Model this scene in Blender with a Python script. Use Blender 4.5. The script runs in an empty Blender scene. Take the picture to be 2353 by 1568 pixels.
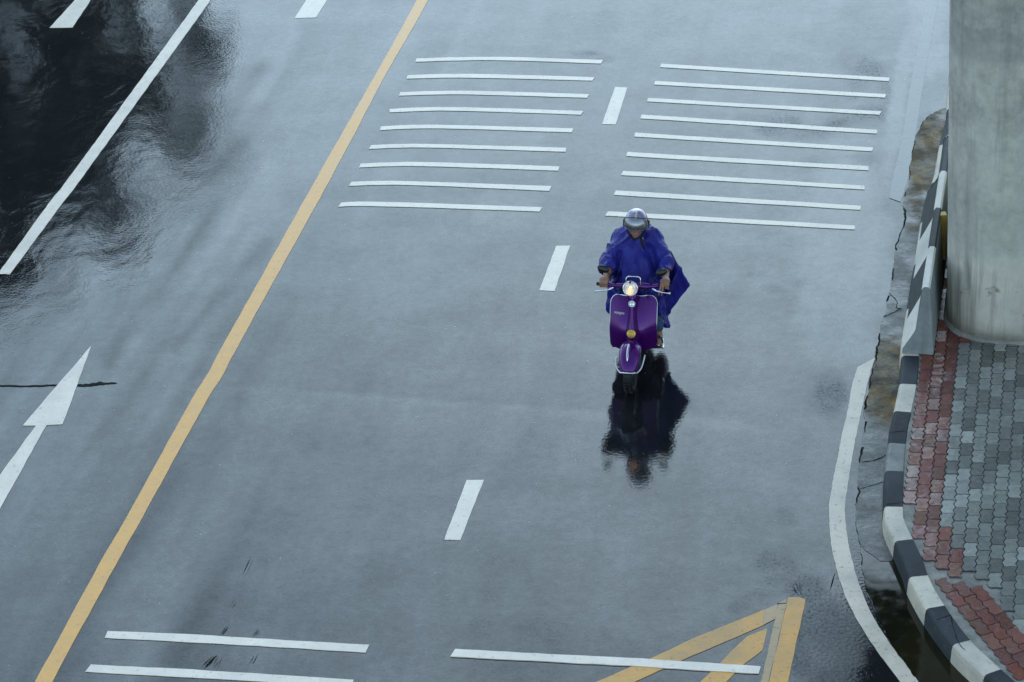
import bpy, bmesh, math, random
import numpy as np
from mathutils import Vector, Matrix, noise as mnoise

random.seed(7)
rng = np.random.default_rng(7)
S = bpy.context.scene
COL = S.collection
R = math.radians

# ------------------------------------------------------------------ camera
PW, PH, FPX = 2353.0, 1568.3, 6460.0          # photo frame and focal length in the same units
PITCH, ROLL, CAMH = R(29.3), 0.04, 13.6
_F = np.array([0, math.cos(PITCH), -math.sin(PITCH)])
_R0 = np.array([1.0, 0, 0]); _U0 = np.array([0, math.sin(PITCH), math.cos(PITCH)])
_R = math.cos(ROLL) * _R0 - math.sin(ROLL) * _U0
_U = math.sin(ROLL) * _R0 + math.cos(ROLL) * _U0
_C = np.array([0, 0, CAMH])
cam = bpy.data.cameras.new('camera')
cam.sensor_width = 36.0
cam.lens = 36.0 * FPX / PW
cam.clip_start, cam.clip_end = 0.5, 3000
camo = bpy.data.objects.new('camera', cam); COL.objects.link(camo)
camo.matrix_world = Matrix(((_R[0], _U[0], -_F[0], 0), (_R[1], _U[1], -_F[1], 0), (_R[2], _U[2], -_F[2], CAMH), (0, 0, 0, 1)))
S.camera = camo

# ------------------------------------------------------------------ light
SUN_EL, SUN_AZ = R(32), R(4)                 # azimuth from +Y towards +X
world = bpy.data.worlds.new('World'); S.world = world
world.use_nodes = True
wn = world.node_tree; wn.nodes.clear()
sky = wn.nodes.new('ShaderNodeTexSky'); sky.sky_type = 'NISHITA'; sky.sun_disc = False
sky.sun_elevation = SUN_EL; sky.sun_rotation = SUN_AZ
sky.air_density = 1.2; sky.dust_density = 0.4; sky.ozone_density = 1.5; sky.altitude = 0
tint = wn.nodes.new('ShaderNodeMix'); tint.data_type = 'RGBA'; tint.blend_type = 'MULTIPLY'; tint.inputs[0].default_value = 1.0; tint.inputs[7].default_value = (.79, .98, 1.12, 1)   # cool white balance of an overcast noon
hs = wn.nodes.new('ShaderNodeHueSaturation'); hs.inputs['Saturation'].default_value = 0.5
bg = wn.nodes.new('ShaderNodeBackground'); bg.inputs['Strength'].default_value = 0.15
wo = wn.nodes.new('ShaderNodeOutputWorld')
wn.links.new(sky.outputs[0], hs.inputs['Color']); wn.links.new(hs.outputs[0], tint.inputs[6]); wn.links.new(tint.outputs[2], bg.inputs[0]); wn.links.new(bg.outputs[0], wo.inputs[0])
sl = bpy.data.lights.new('sun', 'SUN'); sl.energy = 0.56; sl.angle = R(50); sl.color = (0.64, 0.90, 1.06)
so = bpy.data.objects.new('sun', sl); COL.objects.link(so)
_sd = Vector((math.sin(SUN_AZ) * math.cos(SUN_EL), math.cos(SUN_AZ) * math.cos(SUN_EL), math.sin(SUN_EL)))
so.rotation_euler = _sd.to_track_quat('Z', 'Y').to_euler(); so.location = (0, 30, 40)
S.view_settings.view_transform = 'Standard'; S.view_settings.look = 'None'
S.view_settings.exposure = 0.62; S.view_settings.gamma = 1.0; S.view_settings.use_curve_mapping = False
S.cycles.max_bounces = 8; S.cycles.caustics_reflective = False; S.cycles.caustics_refractive = False
S.cycles.use_denoising = True; S.cycles.sample_clamp_indirect = 6.0

# ------------------------------------------------------------------ helpers
Q = 1.7408
def G(px, py, z=0.0):
    d = _F * FPX + _R * (px - PW / 2) - _U * (py - PH / 2)
    p = _C + d * (z - _C[2]) / d[2]
    return Vector((p[0], p[1], z))
def PJ(p):
    v = np.asarray(p, float) - _C
    k = FPX / (v @ _F)
    return PW / 2 + k * (v @ _R), PH / 2 - k * (v @ _U)
def zf(ox, oy, sc):                            # measured from an enlarged crop
    return lambda x, y, z=0.0: G((ox + x / sc) / Q, (oy + y / sc) / Q, z)
C1 = zf(0, 0, 1.96); C3 = zf(0, 1300, 1.96); C4 = zf(0, 2000, 1.961); C5 = zf(1200, 100, 1.81)
C6 = zf(2300, 200, 1.743); C7 = zf(1200, 2200, 2.139); C8 = zf(2200, 2200, 2.139)
D3 = zf(3400, 0, 1.96); D4 = zf(3400, 700, 1.96); D5 = zf(3250, 1350, 2.24); D6 = zf(3250, 2030, 2.24)

def tag(o, label=None, cat=None, group=None, kind=None):
    for k, v in (('label', label), ('category', cat), ('group', group), ('kind', kind)):
        if v: o[k] = v
    return o
def empty(name, loc, rz=0.0):
    o = bpy.data.objects.new(name, None); COL.objects.link(o)
    o.location = loc; o.rotation_euler = (0, 0, rz); o.empty_display_size = 0.2
    return o
def mk(name, verts, faces, mat, parent=None, smooth=True, mids=None):
    me = bpy.data.meshes.new(name)
    me.from_pydata([tuple(map(float, v)) for v in verts], [], [tuple(map(int, f)) for f in faces]); 
    for m in (mat if isinstance(mat, (list, tuple)) else [mat]): me.materials.append(m)
    if mids is not None: me.polygons.foreach_set('material_index', mids)
    me.polygons.foreach_set('use_smooth', [smooth] * len(me.polygons))
    me.update()
    o = bpy.data.objects.new(name, me); COL.objects.link(o)
    if parent: o.parent = parent
    return o
def mod(o, kind, **kw):
    m = o.modifiers.new(kind.lower(), kind)
    for k, v in kw.items(): setattr(m, k, v)
    return m
def fix_normals(o):
    bm = bmesh.new(); bm.from_mesh(o.data); bmesh.ops.recalc_face_normals(bm, faces=bm.faces); bm.to_mesh(o.data); bm.free()
    return o
class MB:
    """collects shapes into one mesh"""
    def __init__(s): s.v = []; s.f = []; s.m = []
    def add(s, v, f, m=0):
        n = len(s.v); s.v += [tuple(x) for x in v]; s.f += [tuple(i + n for i in q) for q in f]; s.m += [m] * len(f)
    def box(s, c, d, rot=None, m=0):
        M = rot or Matrix.Identity(3)
        vs = [Vector(c) + M @ Vector((sx * d[0] / 2, sy * d[1] / 2, sz * d[2] / 2)) for sx in (-1, 1) for sy in (-1, 1) for sz in (-1, 1)]
        s.add(vs, [(0, 1, 3, 2), (4, 6, 7, 5), (0, 4, 5, 1), (2, 3, 7, 6), (0, 2, 6, 4), (1, 5, 7, 3)], m)
    def tube(s, pts, r, n=10, closed=False, m=0, caps=True):
        pts = [Vector(p) for p in pts]; k = len(pts)
        rs = r if isinstance(r, (list, tuple)) else [r] * k
        up = None; rings = []
        for i, p in enumerate(pts):
            a = pts[i - 1] if (i or closed) else p; b = pts[(i + 1) % k] if (i < k - 1 or closed) else p
            t = (b - a).normalized()
            if up is None: up = t.orthogonal().normalized()
            up = (up - t * up.dot(t)).normalized(); w = t.cross(up)
            rings.append([p + (up * math.cos(2 * math.pi * j / n) + w * math.sin(2 * math.pi * j / n)) * rs[i] for j in range(n)])
        s.loft(rings, closed, m, caps)
    def loft(s, rings, closed=False, m=0, caps=True, open_ring=False):
        n = len(rings[0]); k = len(rings); v = [p for q in rings for p in q]; f = []
        for i in range(k if closed else k - 1):
            for j in range(n - 1 if open_ring else n):
                a = i * n + j; b = i * n + (j + 1) % n; c = ((i + 1) % k) * n + (j + 1) % n; d = ((i + 1) % k) * n + j
                f.append((a, b, c, d))
        if caps and not closed and not open_ring: f += [tuple(range(n))[::-1], tuple((k - 1) * n + j for j in range(n))]
        s.add(v, f, m)
    def lathe(s, prof, c, axis, n=24, m=0, caps=True):
        ax = Vector(axis).normalized(); u = ax.orthogonal().normalized(); w = ax.cross(u)
        s.loft([[Vector(c) + ax * h + (u * math.cos(2 * math.pi * j / n) + w * math.sin(2 * math.pi * j / n)) * max(r, 1e-4) for j in range(n)] for (h, r) in prof], m=m, caps=caps)
    def ell(s, c, r, rot=None, n=20, k=12, m=0):
        M = rot or Matrix.Identity(3)
        s.loft([[Vector(c) + M @ Vector((r[0] * math.sin(a) * math.cos(2 * math.pi * j / n), r[1] * math.sin(a) * math.sin(2 * math.pi * j / n), r[2] * math.cos(a))) for j in range(n)]
                for a in [max(1e-3, min(math.pi - 1e-3, math.pi * i / k)) for i in range(k + 1)]], m=m)
    def build(s, name, mat, parent=None, smooth=True):
        return fix_normals(mk(name, s.v, s.f, mat, parent, smooth, s.m))
def spline(pts, n=8):
    """Catmull-Rom through the points"""
    P = [Vector(p) for p in pts]; out = []
    for i in range(len(P) - 1):
        a, b, c, d = P[max(i - 1, 0)], P[i], P[i + 1], P[min(i + 2, len(P) - 1)]
        for j in range(n):
            t = j / n
            out.append(0.5 * ((2 * b) + (c - a) * t + (2 * a - 5 * b + 4 * c - d) * t * t + (3 * b - a - 3 * c + d) * t ** 3))
    return out + [P[-1]]

# ---- signed-distance sculpting -> one continuous mesh
class Field:
    def __init__(s, lo, hi, h):
        s.lo = np.array(lo, np.float32); s.h = h
        s.n = np.ceil((np.array(hi) - s.lo) / h).astype(int) + 1
        s.d = np.full(s.n, 10.0, np.float32)
    def _box(s, a, b):
        i0 = np.clip(np.floor((a - s.lo) / s.h).astype(int), 0, s.n - 1); i1 = np.clip(np.ceil((b - s.lo) / s.h).astype(int) + 1, 1, s.n)
        sl = tuple(slice(x, y) for x, y in zip(i0, i1))
        g = np.meshgrid(*[s.lo[k] + s.h * np.arange(i0[k], i1[k], dtype=np.float32) for k in range(3)], indexing='ij')
        return sl, np.stack(g, -1)
    def _mix(s, sl, b, k, sub=False):
        a = s.d[sl]
        if sub:
            b = -b; hh = np.maximum(k - np.abs(a - b), 0) / k; s.d[sl] = np.maximum(a, b) + hh * hh * k * .25
        else:
            hh = np.maximum(k - np.abs(a - b), 0) / k; s.d[sl] = np.minimum(a, b) - hh * hh * k * .25
    def cone(s, a, b, ra, rb, k=.02, sub=False, flat=None):
        a = np.array(a, np.float32); b = np.array(b, np.float32); r = max(ra, rb) + k + 3 * s.h
        sl, P = s._box(np.minimum(a, b) - r, np.maximum(a, b) + r)
        ab = b - a; t = np.clip(((P - a) @ ab) / max(float(ab @ ab), 1e-9), 0, 1)
        q = P - a - t[..., None] * ab
        if flat is not None:                      # squash along an axis: (unit axis, factor>1)
            ax = np.array(flat[0], np.float32); q = q + (q @ ax)[..., None] * ax * (flat[1] - 1)
        s._mix(sl, np.linalg.norm(q, axis=-1) - (ra + (rb - ra) * t), k, sub)
    def ell(s, c, r, k=.02, rot=None, sub=False):
        c = np.array(c, np.float32); r = np.array(r, np.float32); e = r.max() + k + 3 * s.h
        sl, P = s._box(c - e, c + e); P = P - c
        if rot is not None: P = P @ np.array(rot, np.float32)
        k0 = np.linalg.norm(P / r, axis=-1); k1 = np.linalg.norm(P / (r * r), axis=-1) + 1e-6
        s._mix(sl, k0 * (k0 - 1) / k1, k, sub)
    def tri(s, a, b, c, r, k=.02):
        a, b, c = (np.array(x, np.float32) for x in (a, b, c)); e = r + k + 3 * s.h
        sl, P = s._box(np.minimum(np.minimum(a, b), c) - e, np.maximum(np.maximum(a, b), c) + e)
        dot = lambda u, v: (u * v).sum(-1)
        ba, cb, ac = b - a, c - b, a - c; pa, pb, pc = P - a, P - b, P - c; n = np.cross(ba, ac)
        cl = lambda u, v: ((u - np.clip(dot(u, v) / (v @ v), 0, 1)[..., None] * v) ** 2).sum(-1)
        side = np.sign(pa @ np.cross(ba, n)) + np.sign(pb @ np.cross(cb, n)) + np.sign(pc @ np.cross(ac, n))
        d = np.where(side < 2, np.minimum(np.minimum(cl(pa, ba), cl(pb, cb)), cl(pc, ac)), (pa @ n) ** 2 / (n @ n))
        s._mix(sl, np.sqrt(d) - r, k)
    def mesh(s):
        d = s.d; sg = d < 0; n = s.n; acc = np.zeros(tuple(n - 1), np.int8)
        cor = [(i, j, k) for i in (0, 1) for j in (0, 1) for k in (0, 1)]
        for i, j, k in cor: acc += sg[i:n[0] - 1 + i, j:n[1] - 1 + j, k:n[2] - 1 + k]
        mixed = (acc > 0) & (acc < 8); ci = np.argwhere(mixed)
        idx = np.full(mixed.shape, -1, int); idx[mixed] = np.arange(len(ci))
        sm = np.zeros((len(ci), 3)); cnt = np.zeros(len(ci))
        for a in cor:
            for ax in range(3):
                if a[ax]: continue
                b = list(a); b[ax] = 1; b = tuple(b)
                v1 = d[tuple((ci + a).T)]; v2 = d[tuple((ci + b).T)]; m = (v1 < 0) != (v2 < 0)
                t = np.where(m, v1 / np.where(v1 == v2, 1, v1 - v2), 0)
                p = np.array(a) + t[:, None] * (np.array(b) - np.array(a)); sm[m] += p[m]; cnt[m] += 1
        V = s.lo + s.h * (ci + sm / cnt[:, None]); Fs = []
        for ax in range(3):
            u, w = (ax + 1) % 3, (ax + 2) % 3
            A = np.moveaxis(sg, (ax, u, w), (0, 1, 2)); I = np.moveaxis(idx, (ax, u, w), (0, 1, 2))
            ch = A[:-1, 1:-1, 1:-1] != A[1:, 1:-1, 1:-1]; e = np.argwhere(ch)
            if not len(e): continue
            i, j, k = e[:, 0], e[:, 1] + 1, e[:, 2] + 1
            q = np.stack([I[i, j - 1, k - 1], I[i, j, k - 1], I[i, j, k], I[i, j - 1, k]], 1)
            ins = A[i, j, k]; q[~ins] = q[~ins][:, ::-1]; Fs.append(q)
        return V, np.concatenate(Fs)
    def build(s, name, mat, parent, off=(0, 0, 0)):
        V, Fa = s.mesh()
        return mk(name, V - np.array(off), Fa, mat, parent)

# ------------------------------------------------------------------ materials
def new_mat(name):
    m = bpy.data.materials.new(name); m.use_nodes = True; nt = m.node_tree
    b = nt.nodes['Principled BSDF']; return m, nt, b
def nd(nt, typ, ins=None, **props):
    n = nt.nodes.new('ShaderNode' + typ)
    for k, v in props.items(): setattr(n, k, v)
    for k, v in (ins or {}).items():
        s_ = n.inputs[k]
        if hasattr(v, 'is_output'): nt.links.new(v, s_)
        else: s_.default_value = v
    return n
def setin(nt, b, **kw):
    for k, v in kw.items():
        s_ = b.inputs[k.replace('_', ' ')]
        if hasattr(v, 'is_output'): nt.links.new(v, s_)
        else: s_.default_value = v
def math_(nt, op, a, b=0.0, clamp=False):
    n = nd(nt, 'Math', {0: a, 1: b}, operation=op); n.use_clamp = clamp; return n.outputs[0]
def noise_(nt, vec, scale, detail=3, rough=.55, out=0, stretch=None, dist=0.0):
    if stretch: vec = nd(nt, 'Mapping', {0: vec, 'Scale': stretch}).outputs[0]
    return nd(nt, 'TexNoise', {'Vector': vec, 'Scale': scale, 'Detail': detail, 'Roughness': rough, 'Distortion': dist}).outputs[out]
def ramp_(nt, f, stops, interp='LINEAR'):
    n = nd(nt, 'ValToRGB', {0: f}); cr = n.color_ramp; cr.interpolation = interp
    while len(cr.elements) < len(stops): cr.elements.new(.5)
    for e, (p, c) in zip(cr.elements, stops):
        e.position = p; e.color = c if len(c) == 4 else (*c, 1)
    return n.outputs[0]
def g3(v): return (v, v, v)
def mixc(nt, f, a, b, blend='MIX'):
    n = nd(nt, 'Mix', data_type='RGBA', blend_type=blend)
    for s_, v in ((n.inputs[0], f), (n.inputs[6], a), (n.inputs[7], b)):
        if hasattr(v, 'is_output'): nt.links.new(v, s_)
        else: s_.default_value = v if not isinstance(v, tuple) or len(v) == 4 else (*v, 1)
    return n.outputs[2]
def lin(r, g, b):
    f = lambda c: (c / 255 / 12.92) if c / 255 < .04045 else ((c / 255 + .055) / 1.055) ** 2.4
    return (f(r), f(g), f(b))
def pos(nt): return nd(nt, 'NewGeometry').outputs['Position']
def obj_co(nt): return nd(nt, 'TexCoord').outputs['Object']
def bump(nt, h, dist=1.0, strength=1.0, normal=None):
    ins = {'Height': h, 'Distance': dist, 'Strength': strength}
    if normal is not None: ins['Normal'] = normal
    return nd(nt, 'Bump', ins).outputs[0]
def plain(name, col, rough=.5, metal=0.0, var=.12, vscale=9.0, bumpd=0.0, bscale=60.0, **kw):
    m, nt, b = new_mat(name); co = obj_co(nt)
    n = noise_(nt, co, vscale, 4)
    lo = tuple(c * (1 - var) for c in col); hi = tuple(min(1, c * (1 + var)) for c in col)
    setin(nt, b, Base_Color=ramp_(nt, n, [(.3, lo), (.7, hi)]), Metallic=metal,
          Roughness=ramp_(nt, noise_(nt, co, vscale * 2.3, 3), [(.3, g3(max(.02, rough * .85))), (.7, g3(min(1, rough * 1.15)))]))
    if bumpd: setin(nt, b, Normal=bump(nt, noise_(nt, co, bscale, 3), bumpd))
    for k, v in kw.items(): setin(nt, b, **{k: v})
    return m

ROAD_IOR = 1.42
def mat_road(name='wet_asphalt', mesh_masks=True):
    m, nt, b = new_mat(name); P = pos(nt)
    att = lambda a: nd(nt, 'Attribute', attribute_name=a).outputs['Fac'] if mesh_masks else 0.0
    dry, flood, wavy, tone = att('dry'), att('flood'), att('wavy'), att('tone')
    nf = noise_(nt, P, 150, 2); nm = noise_(nt, P, 30, 2, .5)
    nl = noise_(nt, P, .55, 5, .6, stretch=(1, 1, 1), dist=.6)
    ns = noise_(nt, nd(nt, 'Mapping', {0: P, 'Rotation': (0, 0, R(11.9))}).outputs[0], 1.0, 4, .6, stretch=(2.2, .35, 1))
    patch = math_(nt, 'ADD', math_(nt, 'MULTIPLY', nl, .55), math_(nt, 'MULTIPLY', ns, .45))
    grain = ramp_(nt, nf, [(.35, g3(.006)), (.65, (.016, .017, .018))])
    vor = nd(nt, 'TexVoronoi', {'Vector': P, 'Scale': 11.0})
    spk = math_(nt, 'MULTIPLY', math_(nt, 'LESS_THAN', vor.outputs['Distance'], .06), math_(nt, 'GREATER_THAN', nd(nt, 'SeparateColor', {0: vor.outputs['Color']}).outputs[0], .80))
    col = mixc(nt, ramp_(nt, patch, [(.35, g3(0)), (.7, g3(.55))]), grain, (.022, .024, .025))
    col = mixc(nt, math_(nt, 'MULTIPLY', dry, .55), col, (.060, .066, .068))
    col = mixc(nt, math_(nt, 'MULTIPLY', spk, .55), col, (.36, .37, .36))
    rough = math_(nt, 'ADD', .03, ramp_(nt, patch, [(.3, g3(.0)), (.72, g3(.035))]))
    drym = math_(nt, 'MULTIPLY', dry, ramp_(nt, noise_(nt, P, 34, 5, .85), [(.50, g3(0)), (.62, g3(1))]))
    rough = math_(nt, 'ADD', rough, math_(nt, 'ADD', math_(nt, 'MULTIPLY', drym, .40), math_(nt, 'MULTIPLY', dry, .16)))
    rough = math_(nt, 'ADD', rough, math_(nt, 'MULTIPLY', wavy, .012))
    rough = math_(nt, 'MULTIPLY', rough, math_(nt, 'SUBTRACT', 1.0, math_(nt, 'MULTIPLY', flood, .72)))
    dryflood = math_(nt, 'SUBTRACT', 1.0, math_(nt, 'MULTIPLY', flood, .93))
    h = math_(nt, 'ADD', math_(nt, 'MULTIPLY', nf, .00010), math_(nt, 'MULTIPLY', nm, .00062))
    h = math_(nt, 'MULTIPLY', h, math_(nt, 'ADD', 1.0, math_(nt, 'MULTIPLY', dry, .3)))
    h = math_(nt, 'MULTIPLY', h, dryflood)
    wv = noise_(nt, nd(nt, 'Mapping', {0: P, 'Rotation': (0, 0, R(11.9))}).outputs[0], 1.0, 3, .5, stretch=(1.5, 1.0, 1), dist=.2)
    h = math_(nt, 'ADD', h, math_(nt, 'MULTIPLY', wv, math_(nt, 'ADD', .0015, math_(nt, 'MULTIPLY', wavy, .012))))
    gr = math_(nt, 'ADD', math_(nt, 'MULTIPLY', noise_(nt, P, 40, 3, .8), .5), math_(nt, 'ADD', math_(nt, 'MULTIPLY', noise_(nt, P, 11, 3, .6), .28), math_(nt, 'MULTIPLY', noise_(nt, P, 2.6, 3, .6), .22)))
    spec = math_(nt, 'MULTIPLY', ramp_(nt, patch, [(.36, g3(.58)), (.62, g3(.46))]), math_(nt, 'SUBTRACT', 1.0, math_(nt, 'MULTIPLY', drym, .8)))
    spec = math_(nt, 'MULTIPLY', spec, ramp_(nt, gr, [(.36, g3(.70)), (.5, g3(1)), (.64, g3(1.30))]))
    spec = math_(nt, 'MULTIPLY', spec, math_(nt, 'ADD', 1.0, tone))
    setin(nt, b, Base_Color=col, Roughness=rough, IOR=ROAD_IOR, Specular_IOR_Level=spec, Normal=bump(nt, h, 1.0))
    return m
def mat_paint(name, col, wear=.25, worn=(.06, .065, .07), rough=.34, dirt=None, scale=5.0):
    m, nt, b = new_mat(name); P = pos(nt)
    nl = noise_(nt, P, scale, 5, .65); nf = noise_(nt, P, 70, 3); nm = noise_(nt, P, 1.4, 4)
    c = ramp_(nt, nl, [(.3, tuple(x * .86 for x in col)), (.7, tuple(min(1, x * 1.06) for x in col))])
    if dirt: c = mixc(nt, ramp_(nt, nm, [(.45, g3(0)), (.7, g3(.6))]), c, dirt)
    w = math_(nt, 'MULTIPLY', ramp_(nt, noise_(nt, P, 19, 6, .8), [(.57, g3(0)), (.65, g3(1))]), wear)
    c = mixc(nt, w, c, worn)
    setin(nt, b, Base_Color=c, Roughness=math_(nt, 'ADD', rough - .08, math_(nt, 'MULTIPLY', nl, .2)), Normal=bump(nt, math_(nt, 'ADD', math_(nt, 'MULTIPLY', nf, .0003), math_(nt, 'MULTIPLY', nl, .002)), 1.0))
    return m
def mat_concrete(name, col, dark, scale=2.0, streak=0.0, rough=.75, wet=0.0, speck=True):
    m, nt, b = new_mat(name); P = obj_co(nt)
    n1 = noise_(nt, P, scale, 6, .62); n2 = noise_(nt, P, scale * 7, 5, .7); n3 = noise_(nt, P, 90, 3)
    c = ramp_(nt, math_(nt, 'ADD', math_(nt, 'MULTIPLY', n1, .65), math_(nt, 'MULTIPLY', n2, .35)), [(.33, dark), (.5, tuple((a + d) / 2 for a, d in zip(col, dark))), (.62, col)])
    if streak:
        sN = noise_(nt, P, 1.0, 5, .6, stretch=(7, 7, .35))
        c = mixc(nt, math_(nt, 'MULTIPLY', ramp_(nt, sN, [(.48, g3(0)), (.7, g3(1))]), streak), c, tuple(x * .55 for x in dark))
    if speck: c = mixc(nt, math_(nt, 'MULTIPLY', ramp_(nt, n3, [(.62, g3(0)), (.72, g3(1))]), .35), c, tuple(x * .5 for x in dark))
    setin(nt, b, Base_Color=c, Roughness=ramp_(nt, n2, [(.35, g3(max(.05, rough - .2 - wet))), (.65, g3(rough))]),
          Normal=bump(nt, math_(nt, 'ADD', math_(nt, 'MULTIPLY', n3, .0008), math_(nt, 'MULTIPLY', n2, .003)), 1.0))
    return m

def mat_gutter():
    m, nt, b = new_mat('muddy_gutter_concrete'); P = pos(nt); mud = nd(nt, 'Attribute', attribute_name='mud').outputs['Fac']
    n1 = noise_(nt, P, 2.4, 6, .65); n2 = noise_(nt, P, 17, 5, .7)
    c = ramp_(nt, math_(nt, 'ADD', math_(nt, 'MULTIPLY', n1, .6), math_(nt, 'MULTIPLY', n2, .4)), [(.36, (.045, .043, .038)), (.52, (.10, .097, .085)), (.66, (.19, .18, .155))])
    mm = ramp_(nt, math_(nt, 'ADD', mud, math_(nt, 'MULTIPLY', math_(nt, 'SUBTRACT', n1, .5), 1.1)), [(.20, g3(0)), (.48, g3(1))])
    ochre = ramp_(nt, noise_(nt, P, 3.4, 5, .7), [(.38, (.035, .028, .018)), (.55, (.15, .094, .030)), (.68, (.32, .175, .038))])
    c = mixc(nt, mm, c, ochre)
    wetf = ramp_(nt, n1, [(.4, g3(.30)), (.6, g3(.62))])
    setin(nt, b, Base_Color=c, Roughness=wetf, Specular_IOR_Level=math_(nt, 'SUBTRACT', .42, math_(nt, 'MULTIPLY', mm, .32)), Normal=bump(nt, math_(nt, 'ADD', math_(nt, 'MULTIPLY', n2, .004), math_(nt, 'MULTIPLY', n1, .006)), 1.0))
    return m
M = {}
M['road'] = mat_road(); M['ground'] = mat_road('wet_asphalt_far', False)
M['white'] = mat_paint('white_road_paint', (.90, .76, .60), .4, rough=.36, dirt=(.66, .56, .45))
M['white_old'] = mat_paint('worn_white_road_paint', (.68, .56, .41), .85, (.10, .10, .09), dirt=(.24, .22, .17))
M['white_thin'] = mat_paint('thin_white_road_paint', (.085, .082, .076), .95, (.03, .03, .03), dirt=(.07, .07, .065), rough=.2)
M['yellow'] = mat_paint('yellow_road_paint', (.84, .40, .06), .35, rough=.36)
M['ochre'] = mat_paint('worn_ochre_road_paint', (.74, .34, .035), .8, (.10, .09, .07), rough=.42, dirt=(.30, .19, .07), scale=9)
M['ochre_thin'] = mat_paint('thin_ochre_road_paint', (.44, .25, .07), .75, (.05, .05, .045), rough=.3, dirt=(.2, .14, .07), scale=9)
M['kerb_white'] = mat_paint('white_kerb_paint', (.76, .66, .51), .6, (.2, .2, .18), rough=.6, dirt=(.36, .35, .31), scale=14)
M['kerb_black'] = mat_paint('black_kerb_paint', (.020, .024, .028), .35, (.16, .17, .17), rough=.75, dirt=(.075, .085, .09), scale=14)
M['gutter'] = mat_gutter()
M['mud'] = None
M['mortar'] = mat_concrete('mortar', (.42, .39, .32), (.15, .14, .12), 6, rough=.85)
M['barrier'] = mat_concrete('barrier_concrete', (.36, .38, .36), (.20, .22, .21), 3, streak=.3, rough=.75)
M['deck'] = mat_concrete('deck_concrete', (.20, .21, .20), (.10, .11, .11), .6, streak=.5, rough=.8)
M['crack'] = plain('dark_crack', (.008, .009, .009), .95, Specular_IOR_Level=.1, bumpd=.004, bscale=40)
M['bwhite'] = mat_paint('white_barrier_paint', (.82, .76, .66), .12, (.25, .25, .23), rough=.6, dirt=(.45, .44, .4), scale=11)
M['bblack'] = mat_paint('black_barrier_paint', (.022, .027, .030), .3, (.10, .11, .11), rough=.65, scale=11)
M['byellow'] = mat_paint('yellow_barrier_paint', (.50, .33, .06), .5, (.08, .07, .05), rough=.5, scale=11)
M['tar'] = plain('tar_patch', (.010, .011, .012), .85, Specular_IOR_Level=.15, bumpd=.006, bscale=50)

def mat_water(name, col, col2, scale=1.2, rough=.03, ior=1.4):
    m, nt, b = new_mat(name); P = pos(nt)
    n = noise_(nt, P, scale, 5, .6)
    setin(nt, b, Base_Color=ramp_(nt, n, [(.35, col), (.65, col2)]), Roughness=ramp_(nt, noise_(nt, P, 9, 4), [(.4, g3(rough)), (.7, g3(rough + .07))]), IOR=ior,
          Normal=bump(nt, noise_(nt, P, 2.5, 2), .0012))
    return m
M['water_dark'] = mat_water('dark_puddle_water', (.006, .007, .005), (.022, .018, .006))
M['water_brown'] = mat_water('brown_puddle_water', (.040, .034, .024), (.13, .085, .022), 2.2, .35, 1.10)

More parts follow.
